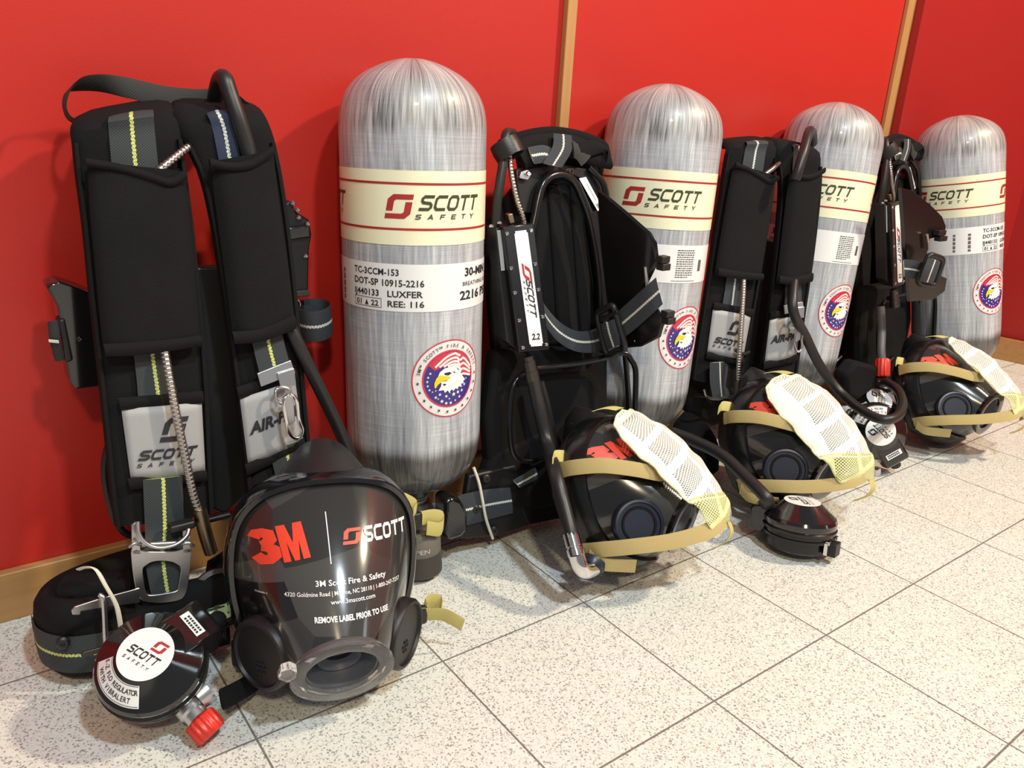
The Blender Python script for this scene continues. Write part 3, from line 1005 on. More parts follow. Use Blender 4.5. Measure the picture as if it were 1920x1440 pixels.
def make_mask(mw, label, first):
    t = thing('face_mask', label, 'breathing mask', mw, 'full-face breathing masks on the floor')
    w = at_root(t)
    # rubber seal behind the rim
    ring = RIM.copy(); rows = [ring * (.985, .985, 1) + (0, 0, .004)]
    cen = A3((0, 0, 0))
    for k, (sc, dz) in enumerate(((1.04, -.008), (1.065, -.024), (1.05, -.036), (.97, -.050), (.87, -.058), (.74, -.058))):
        r = ring * (sc, sc, 1) + (0, 0, dz)
        top = np.clip(ring[:, 1] / .1, 0, 1)[:, None] ** 6 * np.clip(1 - (np.abs(ring[:, :1]) / .045) ** 2, 0, 1)
        r = r + top * A3((0, (0, .006, .020, .034, .030, .015, 0)[k + 1], -.006 * k))
        r[:, 2] = np.maximum(r[:, 2], -.088)
        rows.append(r)
    mb = MB(); mb.grid(w(np.array(rows)), wv=True)
    s = mb.build('face_seal', M['rubber'], t, sharp=60); s['label'] = 'black rubber face seal with raised forehead flap'
    # rim frame
    nrm = RIM - A3((0, -.004, -.03)); nrm[:, 2] *= .2; nrm /= np.linalg.norm(nrm, axis=1)[:, None]
    T = np.roll(RIM, -1, 0) - np.roll(RIM, 1, 0); T /= np.linalg.norm(T, axis=1)[:, None]
    B = np.cross(T, nrm); B /= np.linalg.norm(B, axis=1)[:, None]
    B *= np.sign(B[:, 2:3])
    sec = [(-.001, .0075), (.0035, .0070), (.0058, .003), (.0092, -.012), (.0100, -.022), (.0075, -.026), (-.002, -.026), (-.003, .002)]
    G = np.array([[p + nrm[i] * a + B[i] * b for a, b in sec] for i, p in enumerate(RIM)])
    mb = MB(); mb.grid(w(G), wu=True, wv=True)
    mb.build('rim_frame', M['gloss'] if first else M['plastic'], t, sharp=40)
    # visor
    L = lens_grid()
    mb = MB(); mb.grid(w(L), wv=True)
    lens = mb.build('visor', M['film'], t, sharp=80); lens['label'] = 'dark printed visor film with facets'
    bv = BVHTree.FromPolygons([tuple(p) for p in L.reshape(-1, 3)], [(i * NR + j, i * NR + (j + 1) % NR, (i + 1) * NR + (j + 1) % NR, (i + 1) * NR + j) for i in range(L.shape[0] - 1) for j in range(NR)])
    m3 = world_of(t)

    def onlens(off):
        def fn(x, y):
            h = bv.ray_cast(Vector((x, y, .3)), Vector((0, 0, -1)))
            if h[0] is None:
                return None
            n = h[1] if h[1].z > 0 else -h[1]
            return np.array(m3 @ (h[0] + n * off))
        return fn
    if first:
        decal('red_print', three_m(-.0455, .0325, .031, .044, .19) , onlens(.0006), M['orange'], lens, .004)
        decal('emblem', emblem(.0055, .0445, .016, .0135), onlens(.0006), M['orange'], lens, .004)
        it = squared('SCOTT', .0265, .0445, .049, .0135, gap=.14, st=.22, shear=.05) + [rect2(-.0075, .030, -.0066, .074, 1, 10)]
        it += [text('3M Scott Fire & Safety', .011, .0125, .0050, .066, .015), text('4320 Goldmine Road | Monroe, NC 28110 | 1-800-247-7257', .006, .0045, .0037, .108, .008), text('www.3mscott.com', .010, -.0025, .0038, .041, .008),
               text('REMOVE LABEL PRIOR TO USE', .009, -.0165, .0048, .068, .035), text('31002886 C', -.066, .004, .0016, .010)]
        decal('white_print', it, onlens(.0006), M['white'], lens, .005)
    else:
        decal('red_print', three_m(-.059, .036, .029, .046, .08), onlens(.0006), M['orange'], lens, .004)
    # outlet port
    mb = MB(); mb.lathe([(.0415, -.004), (.0445, .0), (.0455, .004), (.047, .0055), (.047, .0085), (.0445, .0095), (.0335, .0075), (.0325, .003), (.031, .002), (.031, -.004)], O=w(PC), Z=w(PC + PA) - w(PC), X=w(PC + PX) - w(PC), seg=64)
    pr_ = mb.build('outlet_ring', M['clear'] if first else M['gloss'], t)
    pr_['label'] = 'clear plastic ring round the mouth port' if first else 'black ring round the mouth port'
    mb = MB(); mb.lathe([(.031, .003), (.030, -.012), (.024, -.022), (.015, -.027), (.0, -.027)], O=w(PC), Z=w(PC + PA) - w(PC), seg=48)
    mb.lathe([(.020, -.010), (.022, -.018), (.017, -.024), (.015, -.018), (.020, -.010)], O=w(PC + PY * -.006), Z=w(PC + PA) - w(PC), seg=40)
    mb.build('nose_cup', M['cup'], t)
    if first:
        mb = MB()
        q = PC + PX * -.045 + PY * .016 + PA * .004
        mb.prism(w([q + PX * a + PY * b for a, b in ((-.013, -.003), (-.011, .010), (-.003, .0125), (.003, .006), (.003, -.006), (-.004, -.012))]), w(PC + PA * .008) - w(PC))
        mb.build('latch_tab', M['clear'], pr_, bevel=.0015)
    # voice discs
    for sx in (-1, 1):
        O = A3((sx * .061, -.052, .009)); Z = unit((sx * .78, -.14, .61))
        mb = MB(); mb.lathe([(.030, -.022), (.033, -.010), (.035, .0), (.035, .010), (.033, .013), (.0300, .0135), (.0290, .0105), (.0, .0105)], O=w(O), Z=w(O + Z) - w(O), seg=48)
        vd = mb.build('voice_disc', M['matte'] if first else M['navy'], t)
        xx = unit(np.cross((0, 1, 0), Z)); yy = np.cross(Z, xx)
        mb = MB()
        if first:
            for a, b in ((-.005, -.006), (.0, -.006), (.005, -.006), (-.0025, -.0105), (.0025, -.0105), (-.0025, -.0015), (.0025, -.0015)):
                p = O + xx * a + yy * (b - .006) + Z * .0107
                mb.lathe([(.0016, .0), (.0018, .0006), (.0012, .0008), (.001, .0)], O=w(p), Z=w(p + Z) - w(p), seg=10)
            mb.build('grille', M['rubber'], vd)
        else:
            mb.lathe([(.0205, .0105), (.0215, .0118), (.0235, .0118), (.0245, .0105)], O=w(O), Z=w(O + Z) - w(O), seg=48)
            mb.build('disc_ring', M['plastic'], vd)
    # strap lugs
    for sx, y, z in ((-1, .045, -.05), (1, .045, -.05), (-1, -.07, -.055), (1, -.07, -.055)):
        mb = MB(); mb.box(w(A3((sx * .085, y, z))), (.006, .011, .012), np.array(m3)[:3, :3].T)
        mb.build('strap_lug', M['matte'], t, bevel=.003)
    return t, w, bv


def strap_on(t, w, name, P, wid, wdir, m, thick=.0016, label=None, n=40, bv=None):
    """tan harness strap: path P in mask coordinates, width direction(s) wdir"""
    P = spline(A3(P), 24)
    wdir = spline(A3(wdir), 24) if np.ndim(wdir) == 2 else wdir
    if bv is not None:
        for q in P:
            h = bv.ray_cast(Vector((q[0], q[1], .4)), Vector((0, 0, -1)))
            if h[0] is not None:
                q[2] = max(q[2], h[0].z + .004)
    D = np.array([unit(d) for d in (wdir if np.ndim(wdir) == 2 else [wdir] * len(P))])
    mb = MB(); mb.band(w(P - D * wid / 2), w(P + D * wid / 2), thick, n=n, m=5)
    o = mb.build(name, M[m], t, sharp=50)
    if label:
        o['label'] = label
    return o


def head_net(t, w, bv, sway=0.0, wide=1.0):
    """white net pulled over the front of the visor"""
    tt = np.linspace(0, 1, 44)
    ky = A3([.106, .092, .068, .038, .008, -.022, -.050, -.070, -.086]); kz = A3([.024, .042, .066, .085, .099, .109, .115, .114, .104]); kt = np.linspace(0, 1, 9)
    C = spline(np.stack([np.zeros(9), ky, kz], 1), 44)
    xl = np.interp(tt, [0, .05, .16, .34, .55, .78, .93, 1], [-.016, -.040, -.062, -.070, -.068, -.058, -.046, -.034]) + sway
    xr = np.interp(tt, [0, .05, .16, .34, .55, .78, .93, 1], [.026, .044, .060, .068, .070, .067, .060, .052]) + sway * .5
    n = 25
    a = np.linspace(-1, 1, n)
    G = np.zeros((44, n, 3)); U = np.zeros((44, n, 2))
    s = np.linspace(0, .225, 44)
    for i in range(44):
        ph = a * 1.05
        x = (xl[i] + xr[i]) / 2 + (xr[i] - xl[i]) / 2 * np.sin(ph) / math.sin(1.05)
        z = C[i, 2] - 8.0 * (x - .010) ** 2
        wob = .0016 * math.sin(i * .8 + 2) + .0010 * math.sin(i * 1.9)
        G[i, :, 0] = x + wob * (np.abs(a) > .9); G[i, :, 1] = C[i, 1] + .002 * np.sin(a * 4 + i * .5); G[i, :, 2] = z
        U[i, :, 0] = x - .006; U[i, :, 1] = s[i]
    # lie on the visor, the mouth port and the voice discs
    Z0 = np.full(G.shape[:2], -1.0)
    for i in range(44):
        for j in range(n):
            h = bv.ray_cast(Vector((G[i, j, 0], G[i, j, 1], .4)), Vector((0, 0, -1)))
            if h[0] is not None:
                Z0[i, j] = h[0].z + .0045
            if (G[i, j, 0] ** 2 + ((G[i, j, 1] - PC[1] + .006) / .8) ** 2) < .052 ** 2:
                Z0[i, j] = max(Z0[i, j], PC[2] + .012 + (PC[1] - G[i, j, 1]) * -.3)
    Zs = np.maximum(G[..., 2], Z0)
    for _ in range(6):
        Q = Zs.copy()
        Q[1:-1] = (Zs[2:] + Zs[:-2] + 2 * Zs[1:-1]) / 4
        Q[:, 1:-1] = (Q[:, 2:] + Q[:, :-2] + 2 * Q[:, 1:-1]) / 4
        Zs = np.maximum(Q, Z0)
    ii, jj = np.mgrid[0:44, 0:n]
    G[..., 2] = Zs + .0009 * np.sin(ii * .9 + jj * .35) + .0007 * np.sin(ii * .35 - jj * .8)
    cg = G[34:].copy(); cg[..., 2] += .0015
    mb = MB(); mb.grid(w(cg), uv=U[34:])
    cf = mb.build('net_cuff', M['netpale'], t, sharp=80); cf.modifiers.new('thick', 'SOLIDIFY').thickness = .0009
    cf['label'] = 'pale yellow mesh cuff at the chin'
    G = G[:36]; U = U[:36]
    mb = MB(); mb.grid(w(G), uv=U)
    o = mb.build('head_net', M['net'], t, sharp=80); o['label'] = 'white mesh head net pulled over the visor'
    md = o.modifiers.new('thick', 'SOLIDIFY'); md.thickness = .0009
    edge = np.concatenate([G[:, 0], G[-1, 1:-1], G[::-1, -1], G[0, ::-1][1:-1]])
    mb = MB(); mb.tube(w(spline(edge, 150, closed=True)), .0017, seg=6, closed=True)
    mb.build('net_hem', M['netsolid'], o)
    return o, G


MPOSE = [((.0890, -.2912, .1168), (-.2385, -.913, .331), (.1314, .307, .9425), 0),
         ((.5090, -.281, .1116), (.45, -.72, .52), (.10, .50, .85), 0),
         ((.8393, -.2877, .1093), (.14, -.85, .50), (.19, .52, .83), 0),
         ((1.3336, -.2931, .1113), (.172, -.832, .528), (.225, .555, .80), 0)]
MLAB = ['large black face mask nearest the camera, white company address printed on its dark visor',
        'black face mask with white head net, in front of the frame of the second backpack',
        'black face mask with white head net, just left of the long curling black hose',
        'farthest black face mask with white head net, at the right beside the farthest cylinder']
MASK = []
for k in range(4):
    loc, fa, up, roll = MPOSE[k]
    t, w, bv = make_mask(oriented(loc, fa, up, roll), MLAB[k], k == 0)
    MASK.append((t, w))
    if k:
        net, G = head_net(t, w, bv, (0, .006, -.006, .016)[k])
        strap_on(t, w, 'temple_strap', [(-.098, .046, -.062), (-.107, .043, -.035), (-.097, .034, .002), (-.074, .018, .034), (-.052, .004, .056), (-.036, .0, .070)], .021, (.12, 1, .1), 'tan', bv=bv, label='tan temple strap running to the head net')
        strap_on(t, w, 'chin_strap', [(-.090, -.066, -.062), (-.099, -.070, -.035), (-.092, -.078, .008), (-.066, -.086, .055), (-.034, -.086, .092), (-.004, -.078, .108)], .021, (.05, 1, -.1), 'tan', label='tan chin strap running to the head net')
        strap_on(t, w, 'strap_end', [(-.096, -.072, -.055), (-.098, -.088, -.04), (-.090, -.098, -.015), (-.086, -.103, .0)], .017, (.1, 1, .5), 'tan', n=16)
        strap_on(t, w, 'strap_end', [(-.086, .064, -.052), (-.102, .066, -.058), (-.118, .058, -.056)], .017, (.3, 1, .2), 'tany', n=12)
        strap_on(t, w, 'crown_strap', [(-.030, .112, -.045), (-.012, .120, -.025), (.006, .121, -.006), (.018, .114, .008)], .017, (.8, .1, .5), 'tany', n=20, label='yellow crown strap over the forehead')
        strap_on(t, w, 'chin_tail', [(.022, -.084, .106), (.026, -.098, .104), (.026, -.108, .092), (.018, -.113, .074)], .017, (1, 0, 0), 'tany', n=16)
        strap_on(t, w, 'net_tail', [(.044, -.074, .104), (.056, -.074, .102), (.068, -.072, .100), (.078, -.070, .098)], .010, (0, 1, .2), 'reflect', n=10)


for (t, w), s in zip(MASK, (.988, .896, .901, .893)):
    t.scale = (s, s, s)

# nearest mask: yellow strap ends at its right side, dark neck strap at its left
t, w = MASK[0]
for nm, P, wd_ in (('strap_end', [W(778, 1150, -.30), W(800, 1152, -.305), W(828, 1152, -.312), W(848, 1160, -.318), W(868, 1172, -.322)], (.05, -.3, .95)),
                   ('strap_end', [W(828, 1140, -.308), W(824, 1130, -.304), W(806, 1128, -.30), W(796, 1136, -.30), W(800, 1146, -.304)], (.1, 0, 1)),
                   ('strap_end', [W(758, 985, -.19), W(790, 972, -.185), W(815, 968, -.185), W(831, 974, -.185), W(826, 992, -.188), W(800, 990, -.19)], (.05, 0, 1)),
                   ('strap_end', [W(742, 934, -.19), W(762, 940, -.185), W(780, 952, -.185), W(774, 966, -.19)], (.1, 0, 1))):
    P = spline(A3(P), 24); D = unit(wd_) * (.0095 if P[0][0] > 0 else .009)
    mb = MB(); mb.band(P - D, P + D, .0016, n=24, m=5)
    o = mb.build(nm, M['tany'], t, sharp=50); o['label'] = 'yellow strap end'
for u, v, y in ((788, 1154, -.303), (780, 976, -.186)):
    mb = MB(); mb.box(W(u, v, y), (.0075, .004, .0105)); mb.build('strap_clip', M['matte'], t, bevel=.003)
P = [W(500, 1262, -.262), W(470, 1282, -.278), W(440, 1300, -.292), W(415, 1312, -.300)]
mb = MB(); mb.band([p - A3((0, .004, .009)) for p in P], [p + A3((0, .004, .009)) for p in P], .004, n=16, m=5)
o = mb.build('neck_strap', M['trimcloth'], t); o['label'] = 'black neck strap reaching the nearest regulator'


# ================================================================== breathing regulators
def make_regulator(mw, label, inlet_deg=0.0, arc_deg=200, knob_deg=None, clip_deg=None, text_deg=0.0, logo='color'):
    t = thing('regulator', label, 'regulator', mw, 'black breathing regulators on the floor')
    w = at_root(t)
    Z = w((0, 0, 1)) - w((0, 0, 0)); X = w((1, 0, 0)) - w((0, 0, 0)); O = w((0, 0, 0))
    mb = MB(); mb.lathe([(0, .0), (.039, .0), (.042, .003), (.042, .0165), (.0475, .018), (.0475, .0215), (.0455, .0225), (.0455, .0265), (.049, .028), (.0495, .0315), (.047, .0335), (0, .0335)], O=O, Z=Z, X=X, seg=64)
    mb.build('body', M['plastic'], t)
    mb = MB(); mb.lathe([(.047, .0325), (.0485, .036), (.0485, .042), (.0465, .046), (.044, .0475), (.026, .063), (.0245, .0643), (0, .0646)], O=O, Z=Z, X=X, seg=64)
    cap = mb.build('cover_cap', M['gloss'], t, sharp=25)
    # inlet housing: wedge over the cap out to the hose
    ci, si = math.cos(math.radians(inlet_deg)), math.sin(math.radians(inlet_deg))
    ix = A3((ci, si, 0)); iy = A3((-si, ci, 0)); iz = A3((0, 0, 1))

    def lp(a, b, c):
        return w(ix * a + iy * b + iz * c)
    mb = MB()
    ov = [(.017, .021, .0605), (.060, .021, .0500), (.064, .019, .0455), (.064, .019, .016), (.046, .0215, .012)]
    mb.prism([lp(a, -b, c) for a, b, c in ov], w(iy * .041) - O)
    mb.build('inlet_housing', M['gloss'], t, bevel=.0025)
    fn = lambda x, y: lp(.046 + y, x, .0605 - (.029 + y) * .2442 + .0006)
    lb = decal('serial_label', [rect2(-.0135, -.0045, .0135, .0045)], fn, M['label'], t)
    decal('printing', [rect2(-.011 + .003 * i, -.003 + .0035 * j, -.0088 + .003 * i, -.0008 + .0035 * j) for i in range(7) for j in range(2)],
          lambda x, y: fn(x, y) + Z * .0003, M['ink'], lb)
    ct, st = math.cos(math.radians(text_deg)), math.sin(math.radians(text_deg))

    def top(off):
        return lambda x, y: w((x * ct - y * st, x * st + y * ct, .0646 + off))
    rl = decal('round_label', [disc2(0, 0, .0243, 48, 3)], top(.0004), M['label'], t)
    rl['label'] = 'round white label'
    decal('emblem', emblem(.0005, .005, .0115, .0105), top(.0008), M['inkred'] if logo == 'color' else M['ink'], rl)
    decal('lettering', squared('SCOTT', -.0165, -.0055, .031, .0078, gap=.12, st=.2, shear=.2) + squared('SAFETY', -.016, -.0115, .027, .003, gap=1.2, st=.2), top(.0008), M['ink'], rl)

    def cone(off):
        def fn(x, y):      # x = arc angle, y = radius
            a = x
            h = .0475 + (.044 - y) / .018 * .0155
            return w((y * math.cos(a), y * math.sin(a), h + off))
        return fn
    a0 = math.radians(arc_deg); s = math.radians(44)
    al = decal('type_label', [rect2(a0 - s, .0275, a0 + s, .0432, 16, 1)], cone(.0006), M['label'], t)
    it = [rect2(a0 - s + .02, .0282, a0 + s - .02, .0286, 16, 1), rect2(a0 - s + .02, .0421, a0 + s - .02, .0425, 16, 1)]
    for sN, r0, sp in (('E-Z FLO REGULATOR', .0345, .062 / .036), ('WITH VIBRALERT', .0403, .056 / .042)):
        n = len(sN)
        for i, ch in enumerate(sN):
            if ch != ' ':
                v, f = text(ch, 0, 0, .0038, bold=.02)
                a = a0 + (i - (n - 1) / 2) / n * sp * .86
                it.append((np.stack([a + v[:, 0] / r0, r0 - v[:, 1]], 1), f))
    decal('printing', it, cone(.0011), M['ink'], al)
    if knob_deg is not None:
        q = math.radians(knob_deg); d = A3((math.cos(q), math.sin(q), 0)); e = A3((-d[1], d[0], 0))
        mb = MB(); p0 = d * .040 + iz * .012; mb.lathe([(0, 0), (.0125, 0), (.0125, .012), (.0105, .0145), (.0105, .022), (0, .022)], O=w(p0), Z=w(d) - O, seg=32)
        mb.lathe([(0, -.004), (.012, -.004), (.013, .002), (.013, .008), (0, .009)], O=w(p0 + d * .006 + e * .014), Z=w(e) - O, seg=24)
        kb = mb.build('purge_valve', M['steel'], t)
        mb = MB(); n = 96
        prof = [(.0, .020), (.0125, .020), (.0145, .022), (.0145, .038), (.0125, .0405), (.0, .0405)]
        a = np.linspace(0, 2 * PI, n, endpoint=False)
        dz = unit(d - iz * .28); ee = unit(np.cross(dz, (0, 0, 1))); ff = np.cross(ee, dz)
        G = [[w(p0 + dz * z + (r * (1 + .045 * (1 if math.sin(16 * x) > 0 else -1) * (r > .012))) * (math.cos(x) * ee + math.sin(x) * ff)) for x in a] for r, z in prof]
        mb.grid(G, wv=True)
        kn = mb.build('red_knob', M['redplastic'], t, sharp=50); kn['label'] = 'ribbed red purge knob'
    if clip_deg is not None:
        q = math.radians(clip_deg); d = A3((math.cos(q), math.sin(q), 0)); e = A3((-d[1], d[0], 0))
        for sx in (-1, 1):
            mb = MB(); mb.box(w(d * .0445 + e * .0155 * sx + iz * .013), (.0025, .0050, .0085), np.stack([w(d) - O, w(e) - O, w(iz) - O]))
            mb.box(w(d * .0455 + e * .0155 * sx + iz * .021), (.003, .003, .0025), np.stack([w(d) - O, w(e) - O, w(iz) - O]))
            mb.build('latch_clip', M['chrome'], t, bevel=.0006)
        mb = MB(); mb.box(w(d * .049 + iz * .010), (.006, .010, .0095), np.stack([w(d) - O, w(e) - O, w(iz) - O]))
        mb.build('latch_button', M['matte'], t, bevel=.0012)
    return t, w, lp


def hose_on(t, name, P, r, m='hose', n=60, seg=12):
    mb = MB(); mb.tube(spline(P, n), r, seg=seg)
    return mb.build(name, M[m], t)


vd = lambda u, v: -unit(ray(u, v))
ir = RW[0]; iu = -RW[1]                       # the photographer's right and up, to lean things towards or away from him
zz = unit(vd(290, 1240) + A3((-.22, -.30, .10)))
REG = []
# nearest regulator: propped against the rolled belt
z1 = unit(vd(285, 1245) + .44 * (-.5 * ir + .86 * iu))
y1 = unit(A3((0, 0, 1)) - z1 * z1[2]); x1 = np.cross(y1, z1)
R1 = np.stack([x1, y1, z1], 1)
c1 = CW + ray(277, 1233) * .693
t, w, lp = make_regulator(tmat(c1 - z1 * .053, R1), 'nearest black regulator with red knob, propped on the rolled belt below the silver buckle', inlet_deg=40, arc_deg=222, knob_deg=-47, text_deg=-34)
REG.append(t)
hose_on(t, 'inlet_hose', [lp(.058, 0, .026), lp(.068, .002, .018), lp(.070, .008, .004), lp(.066, .016, -.02)], .0090)
t.scale = (.963, .963, .963)
# second regulator, on its back on the tiles
z2 = unit((.10, .13, 1)); x2 = unit(np.cross((0, 1, 0), z2)); R2 = np.stack([x2, np.cross(z2, x2), z2], 1)
o2 = FZ(1497, 1036, 0.0)
t, w, lp = make_regulator(tmat(o2 + A3((.003, .006, .007)), R2), 'black regulator alone on the open tiles, hose leading back behind the second mask', inlet_deg=108, arc_deg=12, clip_deg=-78, text_deg=52, logo='black')
REG.append(t)
pe = lp(.068, 0, .028)
hose_on(t, 'inlet_hose', [lp(.044, 0, .036), lp(.052, 0, .046), W(1440, 938, -.352), W(1399, 895, -.31), W(1353, 853, -.26), W(1300, 826, -.21), W(1262, 811, -.178)], .0088)


# ================================================================== backpacks, harness side out (1 and 3)
def SP(u, v, d=0.0):
    return W(u, v, -.165 - d, .13)


def edges(rows, fn, d=0.0):
    return [fn(*a, d) for a, b in rows], [fn(*b, d) for a, b in rows]


ROOM = (0, -1, 0.1)
GP = 'breathing-apparatus backpacks leaning on the red wall'


def strapbit(t, name, rows, m, fn=SP, d=0.0, thick=.002, n=24, mm=5, puff=2.6, extra0=None, extra1=None, label=None, lift=0.0):
    L, R = edges(rows, fn, d)
    if extra0: L = [A3(p[0]) for p in extra0] + L; R = [A3(p[1]) for p in extra0] + R
    if extra1: L = L + [A3(p[0]) for p in extra1]; R = R + [A3(p[1]) for p in extra1]
    mb = MB(); mb.band(L, R, thick, n=n, m=mm, puff=puff, out=ROOM, lift=lift)
    o = mb.build(name, M[m], t, sharp=50)
    if label:
        o['label'] = label
    return o


def coil(t, name, P, r, pitch=.0042):
    C = spline(P, 3); L = spline(P, 400)
    ln = np.linalg.norm(np.diff(L, axis=0), axis=1).sum()
    n = int(ln / pitch * 6)
    mb = MB(); mb.tube(spline(P, n), r, seg=10, rf=lambda s: r * (.86 + .16 * abs(math.sin(PI * s * ln / pitch))))
    o = mb.build(name, M['coil'], t, sharp=180); o['label'] = 'silver coiled hose'
    return o


def tube_on(t, name, P, r, m, n=40, seg=10, closed=False, label=None):
    mb = MB(); mb.tube(spline(P, n, closed), r, seg=seg, closed=closed)
    o = mb.build(name, M[m], t, sharp=60)
    if label:
        o['label'] = label
    return o


def slab(t, name, px, m, fn=SP, d=0.0, depth=.02, bevel=.003, label=None):
    """outline in pixels on the plane, pushed back towards the wall"""
    P = [fn(u, v, d) for u, v in px]
    mb = MB(); mb.prism(P, A3((0, depth, 0)))
    o = mb.build(name, M[m], t, bevel=bevel)
    if label:
        o['label'] = label
    return o


def rivet(t, name, p, r, h, m, dirn=(0, -1, 0.15)):
    mb = MB(); mb.lathe([(0, -.001), (r, -.001), (r, h * .5), (r * .7, h), (r * .35, h), (r * .3, h * .6), (0, h * .6)], O=p, Z=dirn, seg=18)
    return mb.build(name, M[m], t)


P1 = thing('breathing_apparatus_backpack', 'black backpack at the far left, nearest the camera, with a webbing carry loop on top', 'backpack', tmat((.04, -.10, 0)), GP)


def harness(t):
    """what the two strap-side-out packs share, built in place as the nearest one"""
    # back plate and its tubes
    slab(t, 'back_plate', [(330, 500), (470, 500), (485, 640), (500, 900), (420, 965), (340, 930)], 'matte', d=-.034, depth=.012)
    slab(t, 'back_pad', [(375, 640), (440, 640), (470, 930), (400, 960)], 'cloth', d=-.035, depth=.015, bevel=.004)
    tube_on(t, 'frame_tube', [SP(245, 800, -.03), SP(222, 812, -.03), SP(203, 838, -.03), SP(196, 880, -.03), SP(203, 930, -.03), SP(222, 985, -.03), SP(255, 1005, -.03), SP(330, 990, -.03), SP(430, 965, -.03)], .0036, 'matte')
    # shoulder pads
    rowsL = [((131, 244), (336, 222)), ((134, 268), (342, 262)), ((140, 330), (351, 330)), ((152, 420), (364, 430)), ((166, 560), (377, 560)), ((182, 700), (388, 690)), ((196, 830), (394, 810)), ((206, 930), (398, 900)), ((214, 985), (401, 960))]
    rowsR = [((322, 216), (504, 232)), ((343, 268), (516, 268)), ((372, 330), (530, 335)), ((395, 430), (545, 440)), ((415, 560), (558, 560)), ((432, 680), (568, 680)), ((446, 790), (578, 790)), ((455, 880), (586, 860)), ((461, 935), (591, 905))]
    pl = strapbit(t, 'shoulder_pad', rowsL, 'cloth', thick=.017, n=44, mm=9, puff=5, extra0=[(W(150, 226, -.035), W(322, 196, -.035)), (W(136, 232, -.065), W(330, 204, -.065))])
    pr2 = strapbit(t, 'shoulder_pad', rowsR, 'cloth', thick=.017, n=44, mm=9, puff=5, extra0=[(W(318, 196, -.035), W(480, 204, -.035)), (W(320, 203, -.065), W(494, 214, -.065))])
    # bindings along the pad edges
    for pad, rows, sd in ((pl, rowsL, 0), (pl, rowsL, 1), (pr2, rowsR, 0), (pr2, rowsR, 1)):
        rr = []
        for a, b in rows[1:]:
            e = a if sd == 0 else (b[0] - 14, b[1])
            rr.append(((e[0], e[1]), (e[0] + 14, e[1])))
        strapbit(pad, 'binding', rr, 'trimcloth', d=.004, thick=.012, n=30, mm=5)
    # pouches
    pc = strapbit(t, 'pouch', [((163, 303), (346, 322)), ((169, 400), (357, 410)), ((180, 520), (367, 520)), ((191, 630), (375, 622)), ((198, 668), (378, 648))], 'cloth', d=.016, thick=.018, n=30, mm=11, puff=3.2)
    strapbit(pc, 'pouch_hem', [((160, 296), (161, 312)), ((220, 306), (222, 322)), ((280, 322), (284, 340)), ((316, 334), (322, 350)), ((346, 318), (352, 334))], 'trimcloth', d=.026, thick=.005, n=20)
    strapbit(pc, 'pouch_hem', [((194, 645), (198, 668)), ((250, 642), (254, 667)), ((320, 636), (323, 658)), ((376, 628), (379, 648))], 'trimcloth', d=.026, thick=.004, n=16)
    pc = strapbit(t, 'pouch', [((394, 303), (512, 282)), ((406, 400), (526, 396)), ((421, 510), (541, 500)), ((434, 610), (552, 592)), ((439, 643), (556, 616))], 'cloth', d=.016, thick=.020, n=30, mm=11, puff=3.0)
    strapbit(pc, 'pouch_hem', [((392, 296), (394, 314)), ((430, 304), (432, 320)), ((470, 298), (473, 316)), ((512, 272), (514, 290))], 'trimcloth', d=.028, thick=.005, n=16)
    strapbit(pc, 'pouch_hem', [((435, 622), (439, 645)), ((490, 616), (494, 640)), ((552, 590), (556, 616))], 'trimcloth', d=.027, thick=.004, n=16)
    # webbing
    strapbit(t, 'webbing', [((203, 222), (288, 210)), ((204, 250), (290, 242)), ((210, 320), (298, 322))], 'web', d=.0105, extra0=[(W(212, 212, -.05), W(284, 200, -.05))])
    strapbit(t, 'webbing', [((388, 214), (428, 210)), ((398, 240), (440, 238)), ((412, 310), (452, 306))], 'webn', d=.0105, extra0=[(W(384, 204, -.06), W(420, 200, -.06))], label='navy webbing')
    strapbit(t, 'webbing', [((250, 660), (318, 655)), ((256, 710), (326, 706)), ((260, 760), (336, 752))], 'web', d=.0125)
    strapbit(t, 'webbing', [((470, 630), (528, 620)), ((478, 665), (536, 655)), ((487, 702), (546, 690))], 'web', d=.0165)
    # reflective patches
    for q, its in (([(245, 899), (385, 884), (378, 753), (227, 766)], 'a'), ([(465, 873), (568, 823), (553, 711), (449, 746)], 'b')):
        a, b, c, d_ = [SP(u, v, .011) for u, v in q]
        mb = MB(); g = []
        fn = quadmap(a, b, c, d_, .0005, .004)
        mb.grid([[fn(x, y) for x in np.linspace(0, 1, 13)] for y in np.linspace(0, 1, 9)])
        rl = mb.build('reflective_patch', M['reflect'], t); rl['label'] = 'grey reflective patch with black lettering'
        mdf = rl.modifiers.new('thick', 'SOLIDIFY'); mdf.thickness = .0012; mdf.offset = -1
        fn = quadmap(a, b, c, d_, .0017, .004)
        if its == 'a':
            decal('emblem', emblem(.40, .50, .29, .33, .36), fn, M['ink'], rl, .05)
            decal('lettering', squared('SCOTT', .11, .265, .74, .135, gap=.12, st=.24, shear=.45) + squared('SAFETY', .085, .165, .74, .055, gap=1.4, st=.2, shear=.45), fn, M['ink'], rl, .08)
        else:
            decal('lettering', [text('AIR-PAK', .08, .44, .17, 1.0, .04, .2, align='l')], lambda x, y: fn(min(x, .99), y), M['ink'], rl, .08)
        o_, sgn = (0, 1)
        bt = strapbit(rl, 'hem', [((q[0][0] - 6, q[0][1] - 2), (q[0][0] - 2, q[0][1] + 20)), ((q[1][0] + 2, q[1][1] - 2), (q[1][0] + 4, q[1][1] + 18))], 'trimcloth', d=.0135, thick=.004, n=8)
